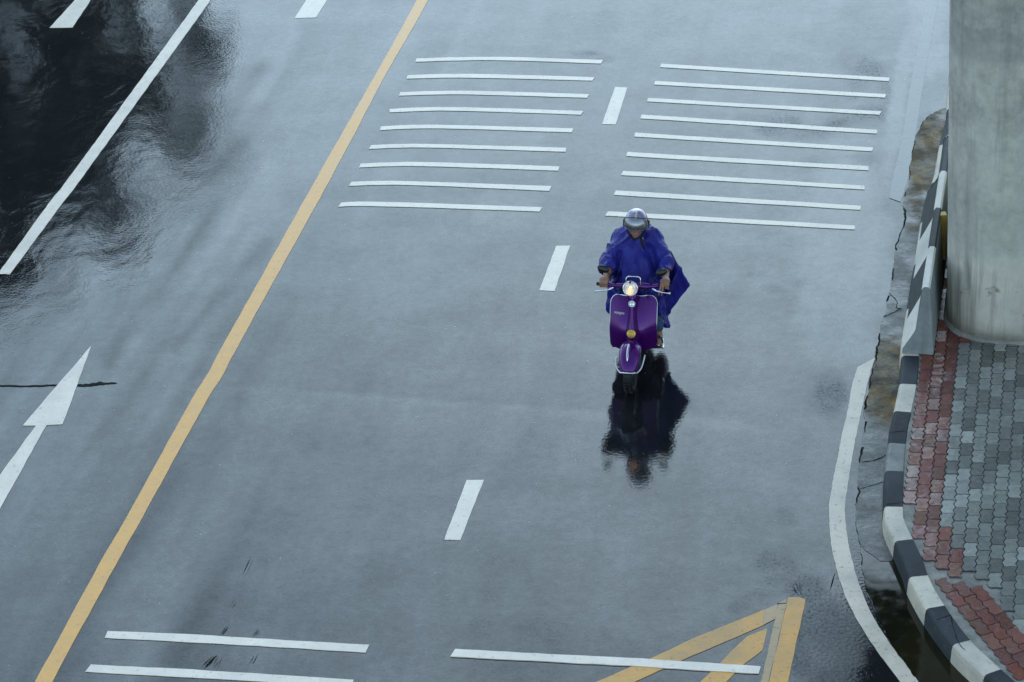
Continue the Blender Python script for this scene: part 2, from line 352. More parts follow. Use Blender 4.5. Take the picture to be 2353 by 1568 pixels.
def mat_pier():
    m, nt, b = new_mat('pier_concrete'); P = obj_co(nt)
    sx = nd(nt, 'SeparateXYZ', {0: P}); z = sx.outputs[2]
    n1 = noise_(nt, P, 1.3, 6, .62); n2 = noise_(nt, P, 9, 5, .7); nb = noise_(nt, P, 60, 3)
    st = noise_(nt, P, 1.0, 6, .65, stretch=(9, 9, .5))
    c = ramp_(nt, math_(nt, 'ADD', math_(nt, 'MULTIPLY', n1, .6), math_(nt, 'MULTIPLY', n2, .4)), [(.36, (.38, .365, .31)), (.5, (.60, .565, .475)), (.62, (.76, .71, .595))])
    zz = math_(nt, 'ADD', z, math_(nt, 'MULTIPLY', math_(nt, 'SUBTRACT', n1, .5), .55))
    low = ramp_(nt, math_(nt, 'DIVIDE', zz, 4.2), [(.0, g3(1)), (.20, g3(.9)), (.24, g3(.0))])
    c = mixc(nt, math_(nt, 'MULTIPLY', low, .55), c, (.70, .62, .50))
    c = mixc(nt, math_(nt, 'MULTIPLY', math_(nt, 'MULTIPLY', low, ramp_(nt, st, [(.5, g3(0)), (.72, g3(1))])), .8), c, (.20, .175, .14))
    band = ramp_(nt, math_(nt, 'DIVIDE', zz, 4.2), [(.22, g3(0)), (.26, g3(1)), (.36, g3(.7)), (.42, g3(0))])
    c = mixc(nt, math_(nt, 'MULTIPLY', band, .3), c, (.33, .335, .285))
    up = ramp_(nt, math_(nt, 'DIVIDE', zz, 4.2), [(.70, g3(0)), (.715, g3(1)), (.765, g3(1)), (.775, g3(.25)), (1, g3(.3))])
    c = mixc(nt, math_(nt, 'MULTIPLY', up, .35), c, (.27, .28, .25))
    # long rain streak down one face
    xs = sx.outputs[0]
    d = math_(nt, 'ABSOLUTE', math_(nt, 'SUBTRACT', math_(nt, 'ADD', xs, math_(nt, 'MULTIPLY', noise_(nt, P, 1.2, 3), .10)), .56))
    c = mixc(nt, math_(nt, 'MULTIPLY', ramp_(nt, d, [(.02, g3(1)), (.075, g3(0))]), .45), c, (.17, .18, .16))
    c = mixc(nt, math_(nt, 'MULTIPLY', ramp_(nt, st, [(.52, g3(0)), (.72, g3(1))]), .45), c, (.25, .26, .225))
    ru = math_(nt, 'MULTIPLY', low, ramp_(nt, noise_(nt, P, 4.0, 4, .7), [(.64, g3(0)), (.72, g3(.8))]))
    c = mixc(nt, ru, c, (.26, .15, .09))
    foot = ramp_(nt, math_(nt, 'ADD', z, math_(nt, 'MULTIPLY', n2, .15)), [(.12, g3(1)), (.22, g3(0))])
    c = mixc(nt, math_(nt, 'MULTIPLY', foot, .5), c, (.16, .165, .14))
    setin(nt, b, Base_Color=c, Roughness=ramp_(nt, n2, [(.35, g3(.5)), (.65, g3(.8))]), Normal=bump(nt, math_(nt, 'ADD', math_(nt, 'MULTIPLY', nb, .0012), math_(nt, 'MULTIPLY', n2, .006)), 1.0))
    return m
M['pier'] = mat_pier()
def mat_paver():
    m, nt, b = new_mat('wet_pavers'); P = pos(nt)
    vc = nd(nt, 'Attribute', attribute_name='Col').outputs['Color']
    wet = nd(nt, 'Attribute', attribute_name='wet').outputs['Fac']
    n = noise_(nt, P, 11, 5, .7); n2 = noise_(nt, P, 130, 2); n3 = noise_(nt, P, 15, 5, .75)
    c = mixc(nt, 1.0, vc, ramp_(nt, n, [(.3, g3(.72)), (.7, g3(1.15))]), 'MULTIPLY')
    damp = ramp_(nt, math_(nt, 'ADD', math_(nt, 'MULTIPLY', n3, .8), math_(nt, 'MULTIPLY', wet, .4)), [(.52, g3(0)), (.68, g3(1))])
    c = mixc(nt, math_(nt, 'MULTIPLY', ramp_(nt, n3, [(.52, g3(0)), (.68, g3(1))]), .30), c, (.27, .27, .24))
    setin(nt, b, Base_Color=c, Roughness=ramp_(nt, damp, [(0, g3(.62)), (1, g3(.2))]), IOR=1.5, Normal=bump(nt, math_(nt, 'ADD', math_(nt, 'MULTIPLY', n2, .0006), math_(nt, 'MULTIPLY', n, .004)), 1.0))
    return m
M['paver'] = mat_paver()
M['purple'] = plain('purple_scooter_paint', (.090, .0045, .165), .22, .35, .1, 6, Coat_Weight=.5, Coat_Roughness=.05, IOR=1.3)
M['chrome'] = plain('chrome', (.72, .73, .74), .1, 1.0, .08, 12)
M['rubber'] = plain('black_rubber', (.012, .012, .013), .5, 0, .2, 20, .002, 90)
M['black'] = plain('black_plastic', (.012, .013, .014), .32, 0, .15, 20)
M['dark'] = plain('dark_metal', (.03, .03, .033), .45, .6, .2, 20)
M['rim'] = plain('wheel_rim_silver', (.35, .35, .34), .3, .9, .15, 12)
M['gold'] = plain('gold_horn_grille', (.62, .38, .08), .3, .85, .15, 30)
M['seat'] = plain('black_seat_vinyl', (.014, .013, .014), .45, 0, .2, 12, .002, 60)
M['lens'] = None
def mat_glass(name, col, alpha, rough=.06, metal=0.0):
    m, nt, b = new_mat(name)
    setin(nt, b, Base_Color=(*col, 1), Roughness=rough, Alpha=alpha, IOR=1.5, Metallic=metal); return m
M['lens'] = mat_glass('headlamp_glass', (.9, .9, .88), .12, .05)
M['visor'] = mat_glass('smoked_visor', (.46, .46, .49), .50, .16, .8)
M['reflector'] = plain('headlamp_reflector', (.88, .84, .78), .3, 1.0, .05, 12)
def mat_emit(name, col, st):
    m, nt, b = new_mat(name); setin(nt, b, Base_Color=(*col, 1), Emission_Color=(*col, 1), Emission_Strength=st); return m
M['bulb'] = mat_emit('lit_bulb', (1.0, .40, .13), 3.0)
M['skin'] = plain('skin', (.36, .175, .110), .5, 0, .14, 14, .002, 160, Subsurface_Weight=.08, Subsurface_Radius=(.02, .008, .004))
M['denim'] = plain('blue_denim', (.045, .075, .16), .8, 0, .3, 40, .003, 200)
M['helmet'] = plain('lavender_helmet_paint', (.32, .27, .40), .25, .35, .06, 8, Coat_Weight=.6, Coat_Roughness=.08)
M['sticker'] = plain('pale_helmet_stripe', (.62, .62, .52), .3, .1, .18, 60)
M['stickerline'] = plain('dark_red_line', (.09, .03, .025), .4)
M['strap'] = plain('black_webbing', (.008, .008, .009), .7)
M['steel'] = plain('brushed_steel', (.55, .55, .54), .25, 1.0, .1, 80)
M['dial'] = plain('watch_dial', (.45, .47, .5), .2)
def mat_poncho():
    m, nt, b = new_mat('blue_rain_poncho'); P = obj_co(nt)
    n = noise_(nt, P, 5, 4); w = noise_(nt, P, 16, 4, .65, dist=1.2); v = nd(nt, 'TexVoronoi', {'Vector': nd(nt, 'Mapping', {0: P, 'Scale': (1, 1, .45)}).outputs[0], 'Scale': 12.0}, feature='DISTANCE_TO_EDGE').outputs[0]
    setin(nt, b, Base_Color=ramp_(nt, n, [(.3, (.018, .008, .15)), (.7, (.024, .032, .29))]), Roughness=.40, IOR=1.33, Sheen_Weight=.05,
          Normal=bump(nt, math_(nt, 'ADD', math_(nt, 'MULTIPLY', w, .004), math_(nt, 'MULTIPLY', math_(nt, 'MINIMUM', v, .12), -.025)), .8))
    return m
M['poncho'] = mat_poncho()
def mat_leaf():
    m, nt, b = new_mat('leaves'); P = pos(nt)
    setin(nt, b, Base_Color=ramp_(nt, noise_(nt, P, .8, 4), [(.3, (.022, .04, .016)), (.7, (.06, .09, .03))]), Roughness=.55)
    return m
M['leaf'] = mat_leaf(); M['bark'] = plain('bark', (.10, .08, .06), .85, 0, .3, 6, .01, 20)

# ------------------------------------------------------------------ ground, road
LANE = R(11.9)
ld = Vector((math.sin(LANE), math.cos(LANE), 0)); lr = Vector((math.cos(LANE), -math.sin(LANE), 0))   # away along the lane; right across it

KZ = .18                                        # kerb top
kerb_px = [D3(790, 560, KZ), D3(768, 880, KZ), D3(742, 1000, KZ), D3(712, 1125, KZ), D3(668, 1372, KZ), D4(600, 180, KZ), D4(570, 330, KZ), D4(545, 500, KZ), D4(520, 660, KZ), D4(495, 800, KZ), D4(470, 960, KZ),
           D4(440, 1150, KZ), D4(414, 1330, KZ), D5(812, 200, KZ), D5(790, 420, KZ), D5(738, 670, KZ), D5(708, 800, KZ), D5(690, 945, KZ), D5(672, 1060, KZ), D5(664, 1200, KZ), D5(660, 1400, KZ),
           D6(660, 50, KZ), D6(682, 150, KZ), D6(760, 320, KZ), D6(840, 500, KZ), D6(885, 640, KZ), D6(1035, 910, KZ), D6(1280, 1240, KZ), D6(1560, 1505, KZ), D6(1850, 1760, KZ), D6(2300, 2110, KZ), D6(3000, 2560, KZ)]
kerb_line = spline([kerb_px[0] + ld * q_ for q_ in (34, 24, 16, 10, 6, 3.5, 2, 1)] + kerb_px, 6)
klen = [0.0]
for a, b_ in zip(kerb_line, kerb_line[1:]): klen.append(klen[-1] + (b_ - a).length)
def kpt(s_):
    s_ = max(0, min(klen[-1] - 1e-4, s_)); i = max(0, int(np.searchsorted(klen, s_)) - 1); i = min(i, len(klen) - 2)
    t = (s_ - klen[i]) / (klen[i + 1] - klen[i]); p = kerb_line[i].lerp(kerb_line[i + 1], t)
    a = kerb_line[max(0, i - 2)]; b_ = kerb_line[min(len(kerb_line) - 1, i + 3)]; d = (b_ - a).normalized()
    return p, d, Vector((-d.y, d.x, 0))         # d runs towards the camera, normal points at the pavement (right)
def s_of(p):
    return min(((Vector((p[0], p[1])) - k.xy).length, klen[i]) for i, k in enumerate(kfine))[1]
kfine = kerb_line
kx = np.array([[p.x, p.y] for p in kerb_line]); ks = np.array(klen)
def kerb_sd(x, y):
    """distance to the right of the kerb's front arris (+ = pavement) and arc length"""
    best = None; P = np.stack([x, y], -1); D = np.full(x.shape, 1e9); SG = np.zeros(x.shape); AL = np.zeros(x.shape)
    for i in range(len(kx) - 1):
        a, b_ = kx[i], kx[i + 1]; e = b_ - a; L2 = e @ e; t = np.clip(((P - a) @ e) / L2, 0, 1); q = P - a - t[..., None] * e
        d = np.hypot(q[..., 0], q[..., 1]); cr = e[0] * q[..., 1] - e[1] * q[..., 0]; mm = d < D
        D = np.where(mm, d, D); SG = np.where(mm, np.where(cr > 0, 1, -1), SG); AL = np.where(mm, ks[i] + t * math.sqrt(L2), AL)
    return D * SG, AL

def to_px(X, Y, Z=0.0):
    V = np.stack([X, Y, np.full_like(X, Z)], -1) - _C; k = FPX / (V @ _F)
    return PW / 2 + k * (V @ _R), PH / 2 - k * (V @ _U)
def blob(u, v, cx, cy, rx, ry, ang=0.0):
    c, s_ = math.cos(ang), math.sin(ang); a = (u - cx) * c + (v - cy) * s_; b_ = -(u - cx) * s_ + (v - cy) * c
    return np.clip(1.6 * (1 - np.sqrt((a / rx) ** 2 + (b_ / ry) ** 2)), 0, 1)
def vnoise(X, Y, sc, seed=0):
    r_ = np.random.default_rng(seed); T = r_.random((64, 64)); x = X * sc; y = Y * sc
    i = np.floor(x).astype(int); j = np.floor(y).astype(int); fx = x - i; fy = y - j; fx = fx * fx * (3 - 2 * fx); fy = fy * fy * (3 - 2 * fy)
    g = lambda a, b_: T[a % 64, b_ % 64]
    return (g(i, j) * (1 - fx) + g(i + 1, j) * fx) * (1 - fy) + (g(i, j + 1) * (1 - fx) + g(i + 1, j + 1) * fx) * fy

gnd = mk('ground', [(-900, -200, -.03), (900, -200, -.03), (900, 1600, -.03), (-900, 1600, -.03)], [(0, 1, 2, 3)], M['ground'], smooth=False)
tag(gnd, kind='structure')
def build_road():
    h = .06; xs = np.arange(-9, 8.001, h); ys = np.arange(14, 41.001, h)
    X, Y = np.meshgrid(xs, ys, indexing='ij'); X = X.copy(); Y = Y.copy()
    u, v = to_px(X, Y)
    sd, al = kerb_sd(X, Y)
    Z = .004 * (vnoise(X, Y, .35, 1) - .5) * np.clip((500 - u) / 300, 0, 1)
    nx, ny = X.shape; V = np.stack([X, Y, Z], -1).reshape(-1, 3)
    ii = np.arange(nx * ny).reshape(nx, ny)
    Fq = np.stack([ii[:-1, :-1], ii[1:, :-1], ii[1:, 1:], ii[:-1, 1:]], -1).reshape(-1, 4)
    # far and near skirts so the sheet ends beyond the frame
    o = mk('road', V, Fq, M['road'], smooth=True)
    w1 = vnoise(X, Y, 2.0, 3) * .5 + vnoise(X, Y, 5.0, 4) * .3 + vnoise(X, Y, 11, 5) * .2
    dry = np.zeros_like(X)
    for bl in [(2010, 200, 110, 160, .3), (1960, 300, 90, 60), (1930, 380, 130, 40), (1890, 430, 90, 40), (1860, 640, 50, 120, .25), (1880, 580, 60, 70), (1905, 900, 60, 75), (1800, 1190, 60, 40),
               (1780, 1300, 90, 70, -.6), (1850, 1350, 90, 50), (1900, 1480, 130, 160), (1720, 1380, 80, 30, -.4), (1800, 300, 160, 50), 
               (1700, 660, 200, 60), (1360, 130, 60, 20)]:
        dry = np.maximum(dry, blob(u, v, *bl) * (.45 if bl[0] in (1700, 1800) else 1.0))
    w2 = vnoise(X, Y, 1.3, 8) * .4 + vnoise(X, Y, 3.7, 9) * .35 + vnoise(X, Y, 8.1, 10) * .25
    dry = np.clip((np.minimum(dry, .8) + (w2 - .5) * 2.0 - .22) * 1.3, 0, 1) * (dry > .001)
    fl = np.zeros_like(X)
    for bl in [(1985, 620, 95, 260, .12), (1930, 800, 130, 80), (2060, 250, 30, 260, .15), (2130, 60, 60, 200), (1930, 560, 150, 330, .12)]:
        fl = np.maximum(fl, blob(u, v, *bl))
    fl = np.clip((fl * 1.4 - .40 + 1.1 * (w1 - .5)) * 1.8, 0, 1)
    dry = dry * (1 - fl)
    wavy = np.clip((640 - u - .12 * v) / 520, 0, 1) * np.clip((1000 - v) / 500, .0, 1)
    tone = np.zeros_like(X)
    # lane-aligned streaks: worn wheel tracks and tar-filled trails, soft cross-road seams
    a_ = X * lr.x + Y * lr.y; b_ = X * ld.x + Y * ld.y
    st = vnoise(a_ + .25 * vnoise(X, Y, .4, 21), b_, 1.0, 22) * 0
    st = vnoise(a_ * 3.2 + .8 * vnoise(X, Y, .5, 21), b_ * .22, 1.0, 22) * .5 + vnoise(a_ * 7.5 + 1.2 * vnoise(X, Y, .7, 24), b_ * .5, 1.0, 23) * .3 + vnoise(a_ * 14, b_ * 1.1, 1.0, 27) * .2
    lf = np.clip((760 - u) / 400, 0, 1)
    tone += (st - .5) * (.24 + .85 * lf)
    cr = vnoise(X * .9, Y * 2.6, 1.0, 25) - .5; tone += cr * .20 + (w2 - .5) * .16
    # transverse streaks
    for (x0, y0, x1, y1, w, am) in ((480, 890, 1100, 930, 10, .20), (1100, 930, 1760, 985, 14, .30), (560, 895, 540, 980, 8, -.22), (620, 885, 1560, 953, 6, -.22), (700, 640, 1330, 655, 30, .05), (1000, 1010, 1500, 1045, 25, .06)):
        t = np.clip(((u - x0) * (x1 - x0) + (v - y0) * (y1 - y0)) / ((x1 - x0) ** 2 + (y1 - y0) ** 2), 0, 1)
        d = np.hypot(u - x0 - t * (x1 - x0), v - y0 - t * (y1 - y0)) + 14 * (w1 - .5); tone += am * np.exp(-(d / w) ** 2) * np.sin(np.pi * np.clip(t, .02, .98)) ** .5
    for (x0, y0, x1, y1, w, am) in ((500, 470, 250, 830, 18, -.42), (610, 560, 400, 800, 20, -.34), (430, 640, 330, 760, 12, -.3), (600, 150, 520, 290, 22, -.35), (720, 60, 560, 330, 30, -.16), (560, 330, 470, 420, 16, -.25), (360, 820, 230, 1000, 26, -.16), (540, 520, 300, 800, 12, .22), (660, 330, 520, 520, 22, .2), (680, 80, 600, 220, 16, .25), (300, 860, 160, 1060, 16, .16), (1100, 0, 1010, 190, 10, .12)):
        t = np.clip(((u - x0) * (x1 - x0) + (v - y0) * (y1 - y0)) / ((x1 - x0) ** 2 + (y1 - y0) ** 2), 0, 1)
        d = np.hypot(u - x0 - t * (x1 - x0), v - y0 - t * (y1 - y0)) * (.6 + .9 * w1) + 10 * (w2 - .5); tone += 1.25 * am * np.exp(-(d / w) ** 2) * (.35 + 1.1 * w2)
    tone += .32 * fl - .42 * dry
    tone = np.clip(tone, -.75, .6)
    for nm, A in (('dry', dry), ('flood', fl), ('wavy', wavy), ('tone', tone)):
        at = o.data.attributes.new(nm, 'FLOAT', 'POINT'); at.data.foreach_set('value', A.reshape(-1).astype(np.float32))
    return tag(o, kind='structure')
road = build_road()

# ------------------------------------------------------------------ painted markings
def sheet(name, outline, mat, z=.004, th=.003, sub=.12):
    """a raised painted shape: outline in the ground plane, real thickness"""
    pts = [Vector((p[0], p[1], 0)) for p in outline]; P = []
    for a, b_ in zip(pts, pts[1:] + pts[:1]):
        n = max(1, int((b_ - a).length / sub)); P += [a.lerp(b_, i / n) for i in range(n)]
    P = [p + Vector((random.uniform(-1, 1), random.uniform(-1, 1), 0)) * .0035 for p in P]
    bm = bmesh.new(); top = [bm.verts.new((p.x, p.y, z)) for p in P]; bot = [bm.verts.new((p.x, p.y, z - th)) for p in P]
    bm.faces.new(top); n = len(P)
    for i in range(n): bm.faces.new((top[i], top[(i + 1) % n], bot[(i + 1) % n], bot[i]))
    bmesh.ops.recalc_face_normals(bm, faces=bm.faces)
    me = bpy.data.meshes.new(name); bm.to_mesh(me); bm.free(); me.materials.append(mat)
    o = bpy.data.objects.new(name, me); COL.objects.link(o); return o
def ribbon(name, left, right, mat, z=.004, n=5):
    """a long stripe from its two edges"""
    L = spline(left, n); Rr = spline(right, n); N = 90
    def even(P):
        d = [0]
        for a, b_ in zip(P, P[1:]): d.append(d[-1] + (b_ - a).length)
        return [(lambda s_: (lambda i: P[i].lerp(P[i + 1], (s_ - d[i]) / max(1e-6, d[i + 1] - d[i])))(min(len(P) - 2, max(0, int(np.searchsorted(d, s_)) - 1))))(d[-1] * k / N) for k in range(N + 1)]
    L, Rr = even(L), even(Rr); mb = MB(); rows = []
    for a, b_ in zip(L, Rr):
        j = lambda: Vector((random.uniform(-1, 1), random.uniform(-1, 1), 0)) * .003
        a = a + j(); b_ = b_ + j()
        rows.append([Vector((a.x, a.y, z - .003)), Vector((a.x, a.y, z)), Vector((b_.x, b_.y, z)), Vector((b_.x, b_.y, z - .003))])
    mb.loft(rows, open_ring=True); o = mb.build(name, mat, smooth=False)
    return o
g2 = G
yl = [G(1010, -95)] + [G(958, 0), G(927.4, 57.4), G(854.4, 187.6), G(736.9, 393.9), G(518.8, 783), G(476.3, 861.7), G(436.7, 925.6), G(281.4, 1206.3), G(234.4, 1286.6), G(80.5, 1568), G(-30, 1765)]
yr = [G(1038, -95)] + [G(985, 0), G(953, 57.4), G(878.2, 187.6), G(769.6, 393.9), G(553.9, 783), G(512.9, 861.7), G(473.3, 925.6), G(318, 1206.3), G(273, 1286.6), G(120, 1568), G(14, 1765)]
tag(ribbon('yellow_line', yl, yr, M['yellow']), 'long yellow solid line running diagonally up the wet road', 'road line')
wl = [G(520, -90), G(457.2, 0), G(164, 402), G(118.7, 459.6), G(0, 623.5), G(-6, 632)]
wr = [G(549, -90), G(485, 0), G(193.4, 402), G(149.5, 459.6), G(32, 619), G(23.4, 631.6)]
tag(ribbon('white_line', wl, wr, M['white']), 'long white solid line across the dark tree reflection at the upper left', 'road line')
DG = 'white dashes between lanes'
for pts, lab in (([(211, -40), (262, -60), (208.7, 0), (167, 63.9), (113.7, 65), (172.9, 0)], 'white dash lying in the dark reflection at the top left corner'),
                 ([(725, -30), (772, -32), (752, 0), (726, 41), (677, 43), (705, 0)], 'white dash cut by the top edge, between the white and yellow solid lines'),
                 ([(1412.9, 201.2), (1442, 201.9), (1414.5, 286.9), (1383.8, 286.3)], 'short white dash standing between the two sets of far rumble bars'),
                 ([(1278, 566), (1310, 566), (1274, 670), (1240, 668)], 'white dash on the road just left of the scooter rider'),
                 ([(1073, 1104), (1112, 1104), (1058, 1242), (1021, 1241)], 'white dash nearest the camera, below and left of the scooter')):
    if pts[0][1] == -40: pts = [(172.9, 0), (210, -40), (246, -40), (208.7, 0), (167, 63.9), (113.7, 65)]
    if pts[0][1] == -30: pts = [(705, 0), (722, -26), (766, -26), (752, 0), (726, 41), (677, 43)]
    tag(sheet('lane_dash', [G(*p) for p in pts], M['white']), lab, 'road marking', DG)
ar = [(210.7, 794.6), (143.6, 976.3), (107, 977.7), (0, 1170.3), (-60, 1268), (-110, 1230), (-60, 1168), (0, 1092.6), (82.1, 978.9), (52.2, 978.9)]
tag(sheet('lane_arrow', [G(*p) for p in ar], M['white']), 'white straight ahead arrow painted on the left lane, cut by the left edge', 'road arrow')

ordn = ['farthest', 'second farthest', 'third farthest', 'fourth farthest', 'middle', 'fourth nearest', 'third nearest', 'second nearest', 'nearest']
def bar(cv, tl, mids, br_top, br_bot, bl, label, group):
    """rumble bar: top edge through its points, bottom edge parallel"""
    top = spline([cv(*p) for p in [tl] + [m[0] for m in mids] + [br_top]], 6)
    bot = spline([cv(*p) for p in [bl] + [m[1] for m in mids] + [br_bot]], 6)
    def rnd(a, b_): return [a.lerp(b_, .25), a.lerp(b_, .75)]
    o = sheet('rumble_bar', top + bot[::-1], M['white'], z=.006, th=.005, sub=.2)
    return tag(o, label, 'rumble bar', group)
LB = [((843, 247), (837, 271), (1400, 235), (1400, 259), (2196, 258), (2180, 283)), ((780, 367), (773, 393), (1250, 359), (1250, 386), (2134, 382), (2118, 408)), ((724, 491), (716, 517), (1200, 481), (1200, 507), (2093, 506), (2080, 532)),
      ((650, 612), (652, 637), (1120, 599), (1120, 625), (2052, 628), (2037, 654)), ((588, 738), (580, 765), (1000, 727), (1000, 753), (1980, 754), (1968, 782)), ((516, 874), (497, 902), (920, 866), (920, 892), (1927, 894), (1924, 923)),
      ((440, 1009), (428, 1036), (880, 997), (880, 1026), (1877, 1029), (1870, 1060)), ((376, 1140), (354, 1169), (770, 1135), (770, 1163), (1826, 1171), (1805, 1205)), ((300, 1290), (276, 1320), (600, 1286), (600, 1317), (1754, 1323), (1735, 1355))]
for i, (tl, bl, mt, mb_, tr, br) in enumerate(LB):
    bar(C5, tl, [(mt, mb_)], tr, br, bl, '%s of the nine white bars left of the white dashes' % ordn[i], 'far rumble bars beside the yellow line')
RB = [((600, 100), (592, 124), (2194, 198), (2188, 221)), ((560, 220), (552, 244), (2170, 312), (2162, 337)), ((512, 339), (505, 363), (2139, 433), (2124, 456)), ((463, 455), (457, 481), (2109, 562), (2103, 588)), ((420, 581), (413, 607), (2080, 685), (2071, 711)),
      ((368, 716), (356, 744), (2047, 815), (2044, 843)), ((335, 847), (320, 876), (2019, 950), (2018, 977)), ((285, 983), (270, 1014), (1993, 1091), (1988, 1119)), ((232, 1129), (212, 1159), (1955, 1228), (1948, 1256))]
for i, (tl, bl, tr, br) in enumerate(RB):
    lab = '%s of the nine white bars on the kerb side' % ordn[i]
    if i == 8: lab = 'white bar passing right behind the rider\'s helmet, nearest of the kerb side nine'
    if i == 0: lab = 'farthest of the nine white bars on the kerb side, level with the pier'
    bar(C6, tl, [], tr, br, bl, lab, 'far rumble bars on the kerb side')
def px(f, x, y):
    p = f(x, y); return p
b1 = [C4(845, 1034), C4(1560, 1062), C7(0, 784), C7(400, 806), C7(590, 818)]; b1b = [C4(820, 1088), C4(1560, 1125), C7(0, 848), C7(400, 873), C7(565, 882)]
tag(sheet('rumble_bar', b1 + b1b[::-1], M['white'], .006, .005), 'upper of the two white bars at the bottom left, by the yellow line', 'rumble bar', 'near rumble bars along the bottom')
b2 = [C4(715, 1296), C4(1500, 1335), C7(0, 1086), C7(458, 1117)]; b2b = [C4(670, 1354), C4(1500, 1398), C7(0, 1152), C7(436, 1182)]
tag(sheet('rumble_bar', b2 + b2b[::-1], M['white'], .006, .005), 'lower of the two white bars at the bottom left, cut by the frame', 'rumble bar', 'near rumble bars along the bottom')
b3 = [C7(1330, 856), C7(1400, 858), C8(0, 900), C8(800, 938), C8(1500, 985), C8(1795, 1003), C8(1804, 1008)]; b3b = [C7(1285, 920), C7(1400, 926), C8(0, 964), C8(800, 1005), C8(1500, 1051), C8(1780, 1065), C8(1785, 1062)]
tag(sheet('rumble_bar', b3 + b3b[::-1], M['white'], .009, .008), 'white bar at the bottom crossing the yellow chevron marking', 'rumble bar', 'near rumble bars along the bottom')

# ochre chevron
chev = empty('chevron_marking', C8(2110, 430)); chev.location.z = 0
tag(chev, 'worn ochre yellow chevron marking at the bottom beside the curved white line', 'road marking')
def chev_part(name, pts, mat, z):
    o = sheet(name, pts, mat, z, .003); o.parent = chev
    o.matrix_parent_inverse = Matrix.Translation(-chev.location); return o
chev_part('edge_stripe', [C8(2040, 410), C8(2130, 408), C8(2187, 430), C8(2035, 1134), C8(1985, 1400), C8(1825, 1400), C8(1875, 1134)], M['ochre'], .0062)
chev_part('inner_stripe', [C8(1955, 465), C8(2025, 463), C8(1870, 1134), C8(1830, 1330), C8(1760, 1330), C8(1805, 1134)], M['ochre_thin'], .0045)
chev_part('slanted_stripe', [C8(1830, 518), C8(1825, 648), C8(1115, 955), C8(720, 1134), C8(100, 1420), C8(-250, 1420), C8(390, 1134), C8(850, 938), C8(1250, 752), C8(1560, 625)], M['ochre'], .0045)
chev_part('faded_stripe', [C8(2030, 425), C8(2022, 458), C8(1948, 463), C8(1925, 596), C8(1828, 646), C8(1833, 520)], M['ochre_thin'], .0053)
chev_part('pointed_stripe', [C8(1858, 677), C8(1850, 720), C8(1815, 862), C8(1640, 1000), C8(1540, 1100), C8(1240, 1420), C8(1010, 1420), C8(1285, 1134), C8(1450, 980), C8(1540, 880), C8(1690, 745)], M['ochre'], .0045)

# white edge lines along the gutter
el = [D5(405, 272), D5(378, 350), D5(350, 450), D5(325, 610), D5(300, 730), D5(260, 900), D5(225, 1080), D5(190, 1250), D5(165, 1400), D6(147, 0), D6(152, 150), D6(165, 320), D6(205, 520), D6(270, 740), D6(350, 920), D6(445, 1090), D6(570, 1280), D6(700, 1450), D6(785, 1568), D6(1000, 1830)]
er = [D5(562, 185), D5(545, 235), D5(515, 330), D5(480, 470), D5(445, 640), D5(410, 790), D5(375, 980), D5(345, 1140), D5(315, 1340), D6(290, 0), D6(300, 150), D6(325, 350), D6(360, 500), D6(405, 660), D6(480, 850), D6(580, 1050), D6(720, 1260), D6(850, 1430), D6(950, 1568), D6(1170, 1810)]
tag(ribbon('edge_line', el, er, M['white_old'], .006, 4), 'wide curved off white line bending along the gutter at the lower right', 'road line')
fl_ = [D3(640, -250), D3(595, 0), D3(550, 290), D3(470, 700), D3(430, 960), D3(385, 1200), D3(340, 1380), D4(308, 185)]
fr_ = [D3(735, -250), D3(690, 0), D3(640, 290), D3(570, 690), D3(530, 960), D3(490, 1180), D3(450, 1420), D4(398, 215)]
tag(ribbon('edge_line', fl_, fr_, M['white_thin'], .005, 4), 'faded broken white line along the gutter left of the pier', 'road line')

# ------------------------------------------------------------------ gutter, puddles, kerb, pavement
gl = [D3(740, 850), D3(690, 872), D3(630, 905), D3(575, 960), D3(550, 1000), D3(500, 1150), D3(455, 1420), D4(415, 240), D4(430, 345), D4(378, 500), D4(352, 620), D4(336, 770), D4(303, 915), D4(268, 1110), D4(252, 1170), D4(222, 1300), D4(206, 1385),
      D5(572, 170), D5(532, 300), D5(492, 500), D5(462, 650), D5(468, 790), D5(440, 960), D5(415, 1120), D5(410, 1390), D6(392, 0), D6(402, 200), D6(440, 380), D6(468, 700), D6(540, 880), D6(620, 1050), D6(700, 1230), D6(830, 1400), D6(950, 1560), D6(1180, 1790)]
gl = spline(gl, 5)
def strip_to_kerb(name, left, mat, z, n=3):
    """sheet from a left edge to the kerb's foot"""
    rows = []
    for p in left:
        d, al = kerb_sd(np.array([p.x]), np.array([p.y])); q, dd, nn = kpt(float(al[0])); q = q + nn * .03
        rows.append([Vector((p.x, p.y, z)).lerp(Vector((q.x, q.y, z)), t) for t in [k_ / n for k_ in range(n + 1)]])
    mb = MB(); mb.loft(rows, open_ring=True); return mb.build(name, mat, smooth=False)
gj = [p + Vector((random.uniform(-1, 1), random.uniform(-1, 1), 0)) * .012 for p in gl]
gut = tag(strip_to_kerb('gutter', gj, M['gutter'], .006, n=10), kind='structure')
_gv = np.array([v_.co[:] for v_ in gut.data.vertices]); _gu, _gw = to_px(_gv[:, 0], _gv[:, 1])
_md = np.maximum.reduce([blob(_gu, _gw, 2132, 345, 62, 125, .15), blob(_gu, _gw, 2030, 868, 75, 125, .12), .6 * blob(_gu, _gw, 2000, 1240, 60, 60), .35 * blob(_gu, _gw, 2100, 480, 40, 80)])
gut.data.attributes.new('mud', 'FLOAT', 'POINT').data.foreach_set('value', _md.astype(np.float32))
